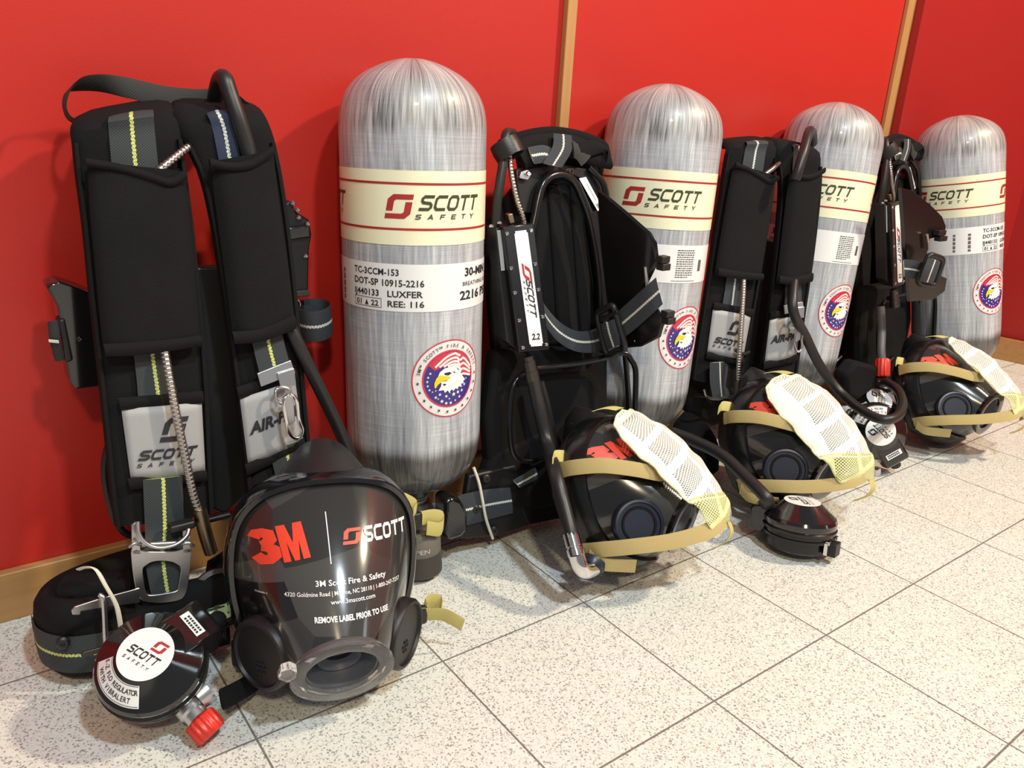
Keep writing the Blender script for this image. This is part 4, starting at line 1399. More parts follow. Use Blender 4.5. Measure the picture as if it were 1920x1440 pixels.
        bt = strapbit(rl, 'hem', [((q[3][0] - 6, q[3][1] - 20), (q[3][0] - 2, q[3][1] + 3)), ((q[2][0] + 2, q[2][1] - 20), (q[2][0] + 4, q[2][1] + 3))], 'trimcloth', d=.0135, thick=.004, n=8)
    # coiled hose of the left strap
    coil(t, 'coiled_hose', [SP(291, 326, .020), SP(312, 308, .020), SP(334, 290, .016), SP(352, 276, .010)], .0040)
    coil(t, 'coiled_hose', [SP(308, 655, .022), SP(316, 700, .026), SP(330, 775, .028), SP(346, 850, .028), SP(362, 925, .028), SP(377, 968, .027)], .0042)
    tube_on(t, 'hose_fitting', [SP(374, 955, .027), SP(385, 1000, .026), SP(396, 1036, .025)], .0068, 'brass', n=8)
    # black hose over the right strap into its pouch
    tube_on(t, 'air_hose', [W(402, 205, -.055), W(405, 175, -.066), W(412, 150, -.082), W(421, 147, -.098), SP(432, 178, .012), SP(447, 222, .016), SP(460, 262, .016), SP(470, 300, .016)], .0078, 'hose', label='black air hose looping over the right strap')
    # slide and snap hook of the right strap
    a, b, c, d_ = SP(482, 700, .019), SP(545, 675, .019), SP(555, 700, .022), SP(490, 726, .022)
    mb = MB(); mb.prism([a, b, c, d_], A3((0, .003, 0))); 
    ex = unit(b - a); ey = unit(d_ - a); ez = np.cross(ex, ey)
    sl = mb.build('strap_slide', M['steel'], t, bevel=.0008)
    mb = MB(); mb.prism([SP(520, 700, .023), SP(552, 690, .023), SP(556, 722, .026), SP(528, 732, .026)], A3((0, .004, 0)))
    mb.build('slide_tongue', M['steel'], sl, bevel=.0008)
    tube_on(t, 'swivel_ring', [SP(520, 728, .026), SP(516, 744, .028), SP(526, 756, .03), SP(540, 754, .03), SP(546, 738, .028), SP(538, 728, .026)], .0016, 'chrome', closed=True, n=28, seg=8)
    hk = tube_on(t, 'snap_hook', [SP(532, 752, .031), SP(545, 740, .031), SP(556, 752, .031), SP(560, 785, .031), SP(567, 808, .031), SP(558, 822, .031), SP(543, 812, .031), SP(536, 785, .031)], .0021, 'chrome', closed=True, n=44, seg=8)
    mb = MB(); mb.prism([SP(532, 745, .033), SP(550, 740, .033), SP(554, 790, .033), SP(541, 800, .033)], A3((0, .004, 0)))
    mb.build('hook_gate', M['steel'], hk, bevel=.001)


harness(P1)
P3 = copy_tree(P1)
rot = Matrix.Rotation(math.radians(19.7), 4, Vector((-.0705, .2998, -.9514)).normalized())
tag(P3, 'second strap-side-out black backpack, standing between the second and third cylinders', 'backpack', GP)
P3.matrix_basis = Matrix.Translation((.8790, -.008, -.004)) @ rot @ P1.matrix_basis


# ------------------------------------------------------------------ nearest pack: carry loop, buckle, belt, boxes
t = P1
D = unit((.0, -.55, .75))
pth = [SP(205, 226, -.03), SP(165, 230, -.035), SP(133, 224, -.04), SP(121, 200, -.045), SP(127, 172, -.05), SP(150, 158, -.05), SP(190, 156, -.05), SP(240, 165, -.05), SP(310, 180, -.05), SP(370, 186, -.05), SP(410, 183, -.05), SP(440, 190, -.045), SP(462, 205, -.04)]
wd = [(.0, -.9, .15), (0, -.9, .15), (.0, -.85, .2), (0, -.9, .1), (.1, -.85, .2), (.1, -.7, .6), (0, -.55, .8), (0, .1, 1), (0, .2, 1), (0, .0, 1), (0, -.4, .9), (0, -.6, .8), (0, -.8, .6)]
wd = [unit(x) for x in wd]
mb = MB(); mb.band([p - d * .0095 for p, d in zip(pth, wd)], [p + d * .0095 for p, d in zip(pth, wd)], .002, n=70, m=5)
h = mb.build('carry_loop', M['handle'], t, sharp=50); h['label'] = 'dark webbing carry loop'
# webbing down to the big buckle
strapbit(t, 'webbing', [((268, 900), (342, 892)), ((270, 950), (344, 945)), ((272, 1000), (344, 996))], 'web', d=.016, extra1=[(SP(272, 1050, .026), SP(338, 1046, .026)), (SP(285, 1120, .028), SP(345, 1115, .028)), (SP(300, 1150, .03), SP(350, 1140, .03))])
BK = lambda u, v: SP(u, v, .034)


def loop_px(P, n, fn):
    return spline(np.array([fn(u, v) for u, v in P]), n, closed=True)


NB = 48
# angle-matched loops for the ring
oc = [(247, 1048), (249, 1030), (275, 1034), (302, 1035), (331, 1033), (357, 1028), (358, 1048), (355, 1085), (349, 1112), (338, 1125), (303, 1131), (272, 1128), (260, 1118), (252, 1090)]
ic = [(268, 1068), (275, 1060), (286, 1054), (303, 1052), (321, 1054), (332, 1059), (339, 1066), (338, 1082), (335, 1098), (331, 1108), (303, 1114), (279, 1116), (273, 1108), (270, 1090)]
mb = MB(); mb.ringprism(loop_px(oc, NB, BK), loop_px(ic, NB, BK), A3((0, .003, 0)))
bk = mb.build('adjuster_buckle', M['steel'], t, bevel=.0006); bk['label'] = 'large brushed steel adjuster buckle'
for px in ([(248, 1040), (247, 985), (256, 978), (264, 985), (264, 1040)], [(343, 1038), (343, 990), (350, 985), (357, 990), (358, 1036)]):
    mb = MB(); mb.prism([BK(u, v) for u, v in px], A3((0, .0032, 0))); mb.build('buckle_arm', M['steel'], bk, bevel=.0006)
tube_on(bk, 'slot_bar', [SP(266, 1022, .036), SP(340, 1018, .036)], .0028, 'steel', n=4)
tube_on(t, 'd_ring', [SP(258, 978, .040), SP(260, 1000, .043), SP(270, 1016, .045), SP(288, 1026, .046), SP(308, 1027, .046), SP(332, 1020, .045), SP(350, 1005, .043), SP(354, 992, .040)], .0022, 'steel', n=40, seg=8)
tube_on(bk, 'wire_end', [SP(242, 1026, .04), SP(252, 1019, .041), SP(264, 1021, .04)], .0017, 'steel', n=8, seg=8)
tube_on(bk, 'wire_end', [SP(342, 1019, .04), SP(354, 1018, .041), SP(364, 1024, .04)], .0017, 'steel', n=8, seg=8)
mb = MB(); mb.box(SP(340, 985, .03), (.012, .006, .004)); mb.build('cable_wrap', M['rubber'], t, bevel=.002)
# rolled waist belt on the floor
bp = np.array([(-.030, -.046), (-.072, -.054), (-.108, -.072), (-.1275, -.104), (-.1275, -.134), (-.112, -.153), (-.072, -.166), (-.030, -.173), (.02, -.178)])
bt, bb = [(x, y, z) for (x, y), z in zip(bp, (.070, .072, .076, .084, .090, .093, .093, .092, .09))], [(x, y - .004, .008) for x, y in bp]
mb = MB(); mb.band(bb, bt, .030, n=50, m=9, puff=4)
wb = mb.build('waist_pad', M['cloth'], t, sharp=60); wb['label'] = 'black padded waist belt rolled on the floor'
mb = MB(); mb.band([(-.124, -.138, .086), (-.106, -.150, .088), (-.066, -.162, .088)], [(-.104, -.104, .086), (-.088, -.116, .088), (-.058, -.130, .088)], .026, n=16, m=7)
mb.build('pad_flap', M['trimcloth'], wb, sharp=60)
wl = lambda off, z0, z1, i0, i1: ([(x, y, z0) for x, y in (bp + [0, -off])[i0:i1]], [(x, y, z1) for x, y in (bp + [0, -off])[i0:i1]])
bo = np.array([(-.1450, -.112), (-.1425, -.142), (-.121, -.169), (-.076, -.1825), (-.034, -.1895), (.015, -.195)])
mb = MB(); mb.band([(x, y, .022) for x, y in bo], [(x, y, .064) for x, y in bo], .0022, n=40, m=5, out=ROOM)
mb.build('waist_webbing', M['web'], t, sharp=50)
bm = lambda u, v: W(u, v, -.1765 + 0.0, .0)
rivet(t, 'snap_stud', W(118, 1205, -.175), .0062, .003, 'matte', (-.2, -1, .1))
for px in ([(134, 1145), (140, 1138), (190, 1122), (262, 1103), (262, 1130), (200, 1138), (152, 1146), (150, 1153), (136, 1153)], [(152, 1228), (158, 1223), (205, 1210), (206, 1218), (160, 1233), (153, 1234)]):
    mb = MB(); mb.prism([W(u, v, -.1935) for u, v in px], A3((0, .002, 0))); mb.build('belt_slide', M['darkmetal'] if px[0][0] > 140 else M['steel'], t, bevel=.0005)
tube_on(t, 'slide_bar', [W(187, 1115, -.195), W(193, 1120, -.198), W(196, 1150, -.198), W(198, 1200, -.198), W(201, 1213, -.195)], .0024, 'steel', n=16, seg=8)
mb = MB(); P = [W(147, 1068, -.175), W(160, 1064, -.186), W(180, 1068, -.194), W(198, 1098, -.200), W(217, 1132, -.202), W(224, 1160, -.202), W(229, 1195, -.200)]
mb.band([p + A3((-.0022, 0, .0014)) for p in P], [p + A3((.0022, 0, -.0014)) for p in P], .0016, n=30, m=4)
o = mb.build('cable_tie', M['tie'], t); o['label'] = 'cream plastic cable tie'
# pressure gauge
G0 = SP(413, 1121, .03); GZ = unit(-ray(413, 1121) + A3((.12, 0, -.05)))
mb = MB(); mb.lathe([(0, -.02), (.022, -.02), (.029, -.012), (.0305, 0), (.0295, .006), (.0245, .0075), (.022, .004), (.0, .004)], O=G0, Z=GZ, seg=48)
g = mb.build('pressure_gauge', M['rubber'], t); g['label'] = 'black pressure gauge with pale green dial'
gx = unit(np.cross((0, 0, 1), GZ)); gy = np.cross(GZ, gx)
gm = lambda off: (lambda x, y: G0 + gx * x + gy * y + GZ * off)
decal('dial', [disc2(0, 0, .0215, 40, 2)], gm(.0045), M['dial'], g)
decal('dial_marks', [poly2([(.001, .002), (-.0095, -.0095), (-.0055, -.012), (.003, .0)]), poly2([(-.011, .0065), (-.0005, .0045), (-.0005, .0015), (-.0115, .0035)])] +
      [rect2(.0165 * math.cos(a) - .001, .0165 * math.sin(a) - .0013, .0165 * math.cos(a) + .001, .0165 * math.sin(a) + .0013) for a in np.radians(range(0, 360, 36))], gm(.0050), M['dialink'], g)
# black valve box at the left edge
bxp = lambda u, v, d=0: W(u, v, -.085 - d)
slab(t, 'side_box', [(88, 540), (92, 533), (110, 527), (130, 533), (180, 552), (196, 715), (186, 726), (142, 730), (131, 716), (108, 575)], 'gloss', fn=lambda u, v, d: W(u, v, -.075 - d), d=0, depth=.030, bevel=.004)
slab(t, 'box_cover', [(109, 601), (122, 597), (138, 676), (124, 682)], 'matte', fn=lambda u, v, d: W(u, v, -.078 - d), depth=.02, bevel=.002)
mb = MB(); mb.band([W(89, 603, -.07), W(93, 640, -.074), W(103, 676, -.07)], [W(110, 600, -.074), W(114, 640, -.078), W(122, 674, -.074)], .004, n=12, m=5, out=ROOM)
mb.build('webbing_end', M['handle'], t, sharp=50)
mb = MB(); mb.band([W(91, 636, -.079), W(110, 638, -.0825)], [W(92, 642, -.079), W(111, 644, -.0825)], .001, n=4, m=4, out=ROOM); mb.build('stitch', M['tie'], t)
rivet(t, 'screw', W(150, 636, -.0755), .0022, .002, 'chrome')
# control block at the right edge
fb = lambda u, v, d: W(u, v, -.050 - d)
slab(t, 'control_block', [(515, 395), (545, 376), (556, 398), (580, 412), (585, 440), (580, 470), (578, 555), (545, 560), (515, 560)], 'matte', fn=fb, depth=.024, bevel=.002)
slab(t, 'block_lid', [(530, 428), (582, 422), (583, 446), (532, 452)], 'gloss', fn=fb, d=.004, depth=.02, bevel=.002)
slab(t, 'block_rib', [(546, 547), (581, 544), (582, 555), (548, 558)], 'taupedark', fn=fb, d=.004, depth=.01, bevel=.001)
for u, v in ((549, 381), (558, 394), (560, 408), (577, 420), (573, 480), (546, 502), (549, 534)):
    rivet(t, 'screw', fb(u, v, .002), .0027, .0022, 'chrome')
tube_on(t, 'split_ring', [fb(550, 560, .01), fb(560, 564, .012), (fb(564, 574, .012)), fb(556, 578, .01)], .0012, 'chrome', n=14, seg=6)
slab(t, 'block_bracket', [(428, 412), (540, 398), (556, 560), (444, 596)], 'matte', fn=fb, d=-.006, depth=.012, bevel=.002)
slab(t, 'box_bracket', [(160, 596), (250, 588), (252, 640), (168, 648)], 'matte', fn=lambda u, v, d: W(u, v, -.064 - d), depth=.012, bevel=.002)
# strap loop standing out at the right
lc = [(556, 606, .0), (575, 612, .02), (598, 612, .026), (617, 604, .018), (620, 594, .004), (605, 588, -.012), (580, 588, -.016), (560, 594, -.012)]
P = [fb(u, v, d) for u, v, d in lc]
up = A3((-.10, -.05, .99)) * .0185
mb = MB(); mb.band([p - up for p in P], [p + up for p in P], .0022, n=44, m=5, out=None)
mb.build('strap_loop', M['webw'], t, sharp=50)
# hose out of the right pouch, down behind the mask
tube_on(t, 'air_hose', [SP(540, 605, .012), SP(556, 640, .016), SP(580, 690, .014), SP(612, 755, .006), SP(640, 815, -.002), SP(662, 870, -.01), SP(672, 930, -.02), SP(668, 990, -.02), SP(650, 1030, -.03)], .0072, 'hose', label='black air hose hanging from the right strap pouch')
strapbit(t, 'webbing', [((505, 845), (562, 826)), ((516, 890), (574, 870)), ((530, 950), (590, 930))], 'web', d=.014)
mb = MB(); mb.band([(.02, -.14, .012), (.06, -.12, .012), (.12, -.10, .012)], [(.02, -.145, .09), (.06, -.125, .09), (.12, -.105, .085)], .022, n=16, m=7)
mb.build('waist_pad', M['cloth'], t, sharp=60)


# ================================================================== backpacks, frame side out (2 and 4)
def Q2(u, v, d=0.0):
    return W(u, v, -.165 - d, .2)


def WG(u, v, d=0.0):
    """cradle wing, sweeping out from the frame to the room"""
    y = -.095 - max(0, u - 1110) / 130 * .115 - d
    return W(u, v, y)


P2 = thing('breathing_apparatus_backpack', 'frame-side-out black backpack between the two nearest cylinders, white strip label on its box', 'backpack', tmat((.48, -.10, 0)), GP)


def frame_side(t):
    # cloth back pad seen through the frame, and the plates
    slab(t, 'back_pad', [(1012, 360), (1035, 335), (1075, 335), (1100, 365), (1118, 440), (1128, 560), (1128, 640), (1030, 650), (1000, 480)], 'cloth', fn=Q2, d=-.022, depth=.022, bevel=.006)
    slab(t, 'lumbar_pad', [(930, 660), (1142, 640), (1142, 860), (1135, 928), (1010, 960), (925, 950), (915, 780)], 'trimcloth', fn=Q2, d=-.020, depth=.026, bevel=.008)
    for px in ([(1030, 350), (1050, 342), (1066, 500), (1072, 640), (1050, 645)], [(1072, 345), (1088, 365), (1108, 520), (1110, 640), (1092, 640)]):
        slab(t, 'pad_panel', px, 'cloth', fn=Q2, d=-.016, depth=.012, bevel=.004)
    slab(t, 'top_plate', [(968, 318), (1040, 306), (1110, 318), (1128, 352), (1120, 372), (1095, 340), (1065, 322), (1030, 326), (1010, 350), (1000, 400), (975, 400)], 'matte', fn=Q2, d=-.004, depth=.008, bevel=.002)
    slab(t, 'side_rail', [(1096, 322), (1118, 322), (1150, 400), (1160, 560), (1162, 640), (1128, 640), (1124, 520), (1110, 420)], 'plastic', fn=Q2, d=-.006, depth=.008, bevel=.002)
    q = [Q2(u, v, -.004) for u, v in ((1118, 396), (1128, 391), (1096, 332), (1083, 335))]
    fn = quadmap(*q, .003, 0)
    lb = decal('serial_label', [rect2(0, 0, 1, 1)], fn, M['label'], t); lb['label'] = 'narrow white serial label on the frame'
    decal('printing', [rect2(.25, .08 + .03 * k, .75, .095 + .03 * k) for k in range(4)] + [rect2(.55, .3 + .05 * k, .62, .33 + .05 * k) for k in range(10)], quadmap(*q, .0036, 0), M['ink'], lb)
    slab(t, 'side_pad', [(914, 420), (950, 372), (985, 330), (1110, 330), (1110, 380), (1000, 420), (985, 700), (930, 700), (918, 560)], 'cloth', fn=Q2, d=-.045, depth=.012, bevel=.004)
    slab(t, 'neck_pad', [(976, 300), (1010, 270), (1110, 285), (1135, 315), (1128, 350), (985, 345)], 'trimcloth', fn=Q2, d=-.020, depth=.014, bevel=.004)
    # clip at the top left of the plate
    mb = MB(); mb.prism([Q2(u, v, .002) for u, v in ((974, 334), (990, 338), (998, 326), (990, 318), (978, 322))], A3((0, .003, 0)))
    cl = mb.build('top_clip', M['steel'], t, bevel=.0008); rivet(cl, 'screw', Q2(989, 326, .003), .0032, .003, 'chrome')
    mb = MB(); 
    decal('plate_marking', [rect2(-.006, -.004, .006, -.0034), rect2(-.006, .0034, .006, .004), rect2(-.006, -.004, -.0054, .004), rect2(.0054, -.004, .006, .004), rect2(-.002, -.002, .002, -.001), rect2(-.002, .001, .001, .002)] + [rect2(-.032 + .0022 * k, -.001, -.0308 + .0022 * k, .0008) for k in range(8)],
          lambda x, y: Q2(1066, 322, .0) + A3((x, -.003, y)), M['taupe'], t)
    # tubes
    tube_on(t, 'frame_tube', [Q2(995, 440, .004), Q2(1002, 410, .004), Q2(1010, 370, .004), Q2(1018, 345, .004), Q2(1034, 330, .004), Q2(1056, 328, .004), Q2(1076, 340, .004), Q2(1090, 368, .004), Q2(1108, 420, .004), Q2(1122, 500, .004), Q2(1128, 580, .002), Q2(1132, 660, -.002)], .0058, 'plastic', n=60)
    tube_on(t, 'frame_tube', [Q2(1104, 314, .0), Q2(1120, 330, .003), Q2(1133, 348, .004), Q2(1142, 400, .004), Q2(1150, 480, .004), Q2(1160, 560, .004), Q2(1170, 640, .002), Q2(1178, 740, -.004), Q2(1182, 840, -.01)], .0042, 'plastic', n=50)
    tube_on(t, 'cross_tube', [Q2(1004, 690, .0), Q2(1060, 684, .0), Q2(1120, 674, .008), Q2(1168, 662, .024), Q2(1184, 676, .030), Q2(1192, 700, .034), Q2(1190, 780, .034), Q2(1186, 840, .034)], .0042, 'plastic', n=44)
    tube_on(t, 'hip_loop', [Q2(985, 698, .0), Q2(966, 716, .0), Q2(958, 750, .0), Q2(956, 810, .0), Q2(962, 850, .0), Q2(980, 864, .0), Q2(1010, 862, .0), Q2(1040, 850, -.004)], .0036, 'plastic', n=44)
    # cloth bundle over the top
    strapbit(t, 'shoulder_pad', [((935, 262), (944, 292)), ((975, 246), (980, 276)), ((1030, 237), (1034, 268)), ((1085, 244), (1086, 274)), ((1130, 262), (1128, 288)), ((1136, 278), (1140, 306))], 'cloth', fn=Q2, d=-.012, thick=.016, n=30, mm=7, puff=3)
    strapbit(t, 'shoulder_pad', [((955, 268), (985, 318)), ((1000, 252), (1020, 300)), ((1060, 250), (1068, 296)), ((1112, 268), (1112, 312)), ((1136, 284), (1146, 318))], 'trimcloth', fn=Q2, d=.000, thick=.014, n=30, mm=7, puff=3)
    strapbit(t, 'pad_fold', [((1082, 268), (1090, 300)), ((1110, 262), (1116, 290)), ((1130, 270), (1138, 286)), ((1144, 286), (1134, 306))], 'cloth', fn=Q2, d=.012, thick=.006, n=20)
    strapbit(t, 'webbing', [((990, 276), (1002, 308)), ((1020, 272), (1020, 306)), ((1042, 282), (1030, 312))], 'webw', fn=Q2, d=.010, thick=.003, n=16)
    strapbit(t, 'webbing', [((1038, 250), (1072, 254)), ((1036, 275), (1072, 282)), ((1018, 306), (1054, 314))], 'webw', fn=Q2, d=.013, thick=.003, n=16)
    strapbit(t, 'webbing', [((1072, 262), (1076, 296)), ((1092, 276), (1082, 300)), ((1108, 292), (1090, 312))], 'handle', fn=Q2, d=.013, thick=.004, n=16)
    # rubber sleeve gathering the hoses
    ax = unit(Q2(955, 296, .0) - Q2(948, 262, .0) + A3((.0, -.004, 0)))
    O = Q2(952, 282, .012)
    mb = MB(); mb.lathe([(.0155, -.012), (.0185, -.012), (.0195, -.002), (.0185, .010), (.0155, .010), (.0150, 0), (.0155, -.012)], O=O, Z=ax + A3((.15, -.2, 0)), seg=36)
    mb.build('hose_sleeve', M['rubber'], t)
    tube_on(t, 'air_hose', [Q2(962, 250, -.006), Q2(950, 250, .006), Q2(946, 272, .012), Q2(944, 300, .014), Q2(938, 340, .014), Q2(932, 380, .012), Q2(930, 425, .008)], .0062, 'hose', n=40, label='black hose with raised lettering')
    coil(t, 'coiled_hose', [Q2(955, 290, .014), Q2(958, 320, .016), Q2(963, 348, .018), Q2(970, 378, .018), Q2(978, 400, .018), Q2(983, 420, .016)], .0036, .0042)
    # alarm box
    px = [(944, 425), (1001, 419), (1031, 656), (974, 662)]
    fr = [Q2(u, v, .030) for u, v in px]
    mb = MB(); mb.prism(fr, A3((0.002, .026, 0)))
    bx = mb.build('alarm_box', M['plastic'], t, bevel=.0015); bx['label'] = 'slim black alarm box'
    fnb = quadmap(fr[3], fr[2], fr[1], fr[0], .0006, 0)
    lbq = quadmap(*[Q2(u, v, .030) for u, v in ((993, 650), (1018, 648), (988, 431), (963, 434))], .0008, 0)
    lb = decal('strip_label', [rect2(.08, 0, .92, 1), rect2(0, .02, .08, .98), rect2(.92, .02, 1, .98)], lbq, M['label'], t); lb['label'] = 'white strip label with sideways lettering'
    lq = quadmap(*[Q2(u, v, .030) for u, v in ((993, 650), (1018, 648), (988, 431), (963, 434))], .0013, 0)
    ver = lambda x, y: lq(y, 1 - x)              # text runs downwards
    asp = 25 / 217
    it = emblem(.27, .22, .12, .62, .10)
    decal('emblem', [(np.stack([v[:, 0], v[:, 1]], 1), f) for v, f in it], ver, M['inkred'], lb)
    decal('lettering', squared('SCOTT', .41, .36, .31, .46, gap=.12, st=.2, shear=.07) + squared('SAFETY', .42, .14, .27, .13, gap=1.3, st=.2, shear=.07) , ver, M['ink'], lb)
    decal('version_mark', [text('2.2', .52, .06, .055, .62, .03, .2)], lq, M['ink'], lb)
    for u, v in ((951, 438), (996, 432), (959, 503), (1004, 495), (966, 549), (1010, 543), (974, 601), (1018, 594), (981, 652), (1025, 646)):
        rivet(bx, 'screw', Q2(u, v, .0305), .0026, .0014, 'chrome')
    mb = MB(); mb.prism([Q2(u, v, .020) for u, v in ((930, 428), (942, 426), (958, 520), (968, 655), (950, 640), (938, 520))], A3((0, .02, 0)))
    sd = mb.build('box_flank', M['matte'], t, bevel=.001)
    decal('serial_label', [rect2(.0, 0, 1, 1)], quadmap(*[Q2(u, v, .021) for u, v in ((939, 508), (946, 507), (939, 431), (931, 432))], .0008, 0), M['reflect'], sd)
    for u, v in ((921, 424), (936, 418)):
        rivet(sd, 'screw', Q2(u, v, .018), .0024, .003, 'chrome')
    mb = MB(); mb.prism([Q2(u, v, .022) for u, v in ((953, 402), (962, 400), (966, 418), (957, 420))], A3((0, .008, 0))); mb.build('sensor_port', M['brass'], bx, bevel=.001)
    # cradle wing and lugs
    mb = MB(); P = [WG(u, v) for u, v in ((1128, 358), (1150, 374), (1180, 399), (1222, 436), (1233, 455), (1237, 490), (1226, 512), (1210, 545), (1236, 578), (1248, 604), (1240, 632), (1205, 650), (1170, 653), (1150, 600), (1136, 480))]
    mb.prism(P, A3((-.004, .0045, 0)))
    wg = mb.build('cradle_wing', M['plastic'], t, bevel=.001)
    for u, v in ((1243, 486), (1244, 500), (1252, 588), (1254, 601)):
        mb = MB(); mb.box(WG(u, v), (.0075, .006, .0044)); mb.build('wing_lug', M['matte'], wg, bevel=.001)
    rivet(wg, 'screw', WG(1191, 638, .001), .0026, .002, 'chrome')
    tube_on(wg, 'hinge_pin', [WG(1210, 500, .004), WG(1214, 545, .004)], .0026, 'steel', n=4)
    # cylinder strap and its buckle
    L = [Q2(1012, 555, .006), Q2(1026, 578, .008), Q2(1050, 604, .012), Q2(1080, 620, .014), WG(1112, 618, .012), WG(1140, 600, .016), WG(1180, 565, .016), WG(1212, 536, .014), WG(1230, 520, .008)]
    R = [Q2(1016, 598, .006), Q2(1030, 622, .008), Q2(1052, 645, .012), Q2(1084, 660, .014), WG(1120, 660, .012), WG(1152, 646, .016), WG(1192, 616, .016), WG(1226, 586, .014), WG(1243, 570, .008)]
    mb = MB(); mb.band(L, R, .0026, n=50, m=5, out=ROOM)
    mb.build('cylinder_strap', M['webw'], t, sharp=50)
    bkl = tube_on(t, 'strap_buckle', [WG(1120, 590, .022), WG(1133, 580, .022), WG(1147, 573, .022), WG(1152, 580, .022), WG(1162, 615, .022), WG(1171, 650, .022), WG(1160, 656, .022), WG(1142, 665, .022), WG(1134, 655, .022), WG(1126, 620, .022)], .0048, 'matte', n=60, seg=8, closed=True)
    tube_on(bkl, 'buckle_bar', [WG(1126, 600, .024), WG(1158, 584, .024)], .003, 'matte', n=4, seg=8)
    L = [WG(1126, 608, .026), WG(1130, 630, .027), WG(1138, 655, .024)]; R = [WG(1152, 598, .026), WG(1158, 620, .027), WG(1166, 645, .024)]
    mb = MB(); mb.band(L, R, .003, n=10, m=5, out=ROOM); mb.build('strap_tail', M['webw'], bkl, sharp=50)
    # metal coupling under the box
    a, b = Q2(990, 668, .022), Q2(1000, 716, .022)
    mb = MB(); h = np.linalg.norm(b - a)
    mb.lathe([(0, 0), (.0068, 0), (.0068, .006), (.0080, .007), (.0080, h * .55), (.0090, h * .56), (.0090, h), (0, h)], O=a, Z=b - a, seg=24)
    mb.build('hose_coupling', M['darkmetal'], t)


frame_side(P2)
P4 = copy_tree(P2)
tag(P4, 'farthest black backpack, frame side out, between the third and farthest cylinders', 'backpack', GP)
P4.matrix_basis = Matrix.Translation((.847, -.079, .016)) @ Matrix.Rotation(math.radians(7), 4, Vector((.043, -.267, .96)).normalized()) @ P2.matrix_basis @ Matrix.Scale(.97, 4)

for ch in [c for c in P4.children if c.name.split('.')[0] in ('cradle_wing', 'cylinder_strap', 'strap_buckle')]:
    for q in list(ch.children):
        bpy.data.objects.remove(q)
    bpy.data.objects.remove(ch)
VW = lambda u, v, d=0.0: W(u, v, -.222 - max(0, u - 1700) / 75 * .02 - d)
P = [VW(u, v) for u, v in ((1690, 352), (1712, 358), (1745, 384), (1767, 406), (1774, 424), (1772, 442), (1744, 448), (1738, 478), (1752, 512), (1776, 522), (1772, 546), (1750, 562), (1706, 566), (1698, 470))]
mb = MB(); mb.prism(P, A3((-.004, .0045, 0)))
wg = mb.build('cradle_wing', M['plastic'], P4, bevel=.001)
mb = MB(); mb.band([VW(1694, 486, .010), VW(1715, 488, .012), VW(1738, 494, .018)], [VW(1695, 520, .010), VW(1714, 523, .012), VW(1732, 528, .018)], .0024, n=16, m=5, out=ROOM)
mb.build('cylinder_strap', M['webw'], P4, sharp=50)
bkl = tube_on(P4, 'strap_buckle', [VW(1742, 480, .024), VW(1756, 481, .024), VW(1767, 488, .024), VW(1760, 512, .024), VW(1752, 533, .024), VW(1736, 534, .024), VW(1722, 528, .024), VW(1732, 504, .024)], .005, 'matte', n=48, seg=8, closed=True)
mb = MB(); mb.band([VW(1740, 484, .029), VW(1731, 506, .031), VW(1724, 526, .028)], [VW(1764, 490, .029), VW(1757, 512, .031), VW(1750, 531, .028)], .004, n=10, m=5, out=ROOM); mb.build('strap_tail', M['webw'], bkl, sharp=50)
for u, v in ((1762, 436), (1764, 447)):
    mb = MB(); mb.box(VW(u, v, .003), (.012, .006, .0044)); mb.build('wing_lug', M['matte'], wg, bevel=.001)
tube_on(wg, 'hinge_pin', [VW(1738, 440, .005), VW(1741, 468, .005)], .0026, 'steel', n=4)

# ------------------------------------------------------------------ second pack: hose with chrome elbow, belt
t = P2
tube_on(t, 'air_hose', [Q2(999, 710, .022), Q2(1010, 760, .030), Q2(1026, 830, .042), W(1042, 890, -.236), W(1055, 940, -.262), W(1068, 990, -.286), W(1074, 1010, -.294)], .0088, 'hose', label='thick black hose ending in a chrome elbow')
a, b = W(1070, 1000, -.289), W(1082, 1045, -.308)
h = np.linalg.norm(b - a)
mb = MB(); mb.lathe([(0, 0), (.0098, 0), (.0098, h * .55), (.0088, h * .56), (.0088, h * .62), (.0105, h * .64), (.0105, h * .95), (0, h)], O=a, Z=b - a, seg=6 * 4)
el = mb.build('elbow_fitting', M['chrome'], t); el['label'] = 'chrome elbow fitting'
mb = MB(); mb.tube(spline([b - unit(b - a) * .004, W(1088, 1062, -.312), W(1096, 1070, -.313), W(1108, 1068, -.309), W(1116, 1063, -.306)], 20), .0098, seg=16)
mb.build('elbow_body', M['chrome'], el)
mb = MB(); mb.lathe([(0, 0), (.016, .0), (.0175, .003), (.0175, .010), (.014, .012), (0, .012)], O=W(1106, 1066, -.303), Z=(.6, .3, .35), seg=32)
mb.build('elbow_cap', M['navy'], el)
tube_on(t, 'thin_hose', [Q2(1014, 715, .004), Q2(1026, 760, .006), Q2(1036, 810, .004), Q2(1044, 860, .0), Q2(1040, 910, .0)], .0046, 'hose', n=24)
Bq = lambda u, v, d=0.0: W(u, v, -.140 - d, .12)
slab(t, 'belt_plate', [(880, 892), (968, 872), (985, 960), (996, 984), (935, 1006), (862, 1012)], 'matte', fn=Bq, d=0, depth=.012, bevel=.003)
slab(t, 'waist_pad', [(928, 850), (1040, 800), (1070, 968), (1055, 975), (935, 1000), (905, 910)], 'cloth', fn=Bq, d=-.002, depth=.025, bevel=.008)
strapbit(t, 'waist_webbing', [((862, 928), (876, 985)), ((910, 918), (917, 974)), ((956, 914), (962, 962))], 'webw', fn=Bq, d=.004, thick=.0025, n=16)
for u, v in ((911, 897), (891, 954), (926, 994)):
    rivet(t, 'rivet', Bq(u, v, .003), .0062, .004, 'rubber', (-.3, -1, .1))
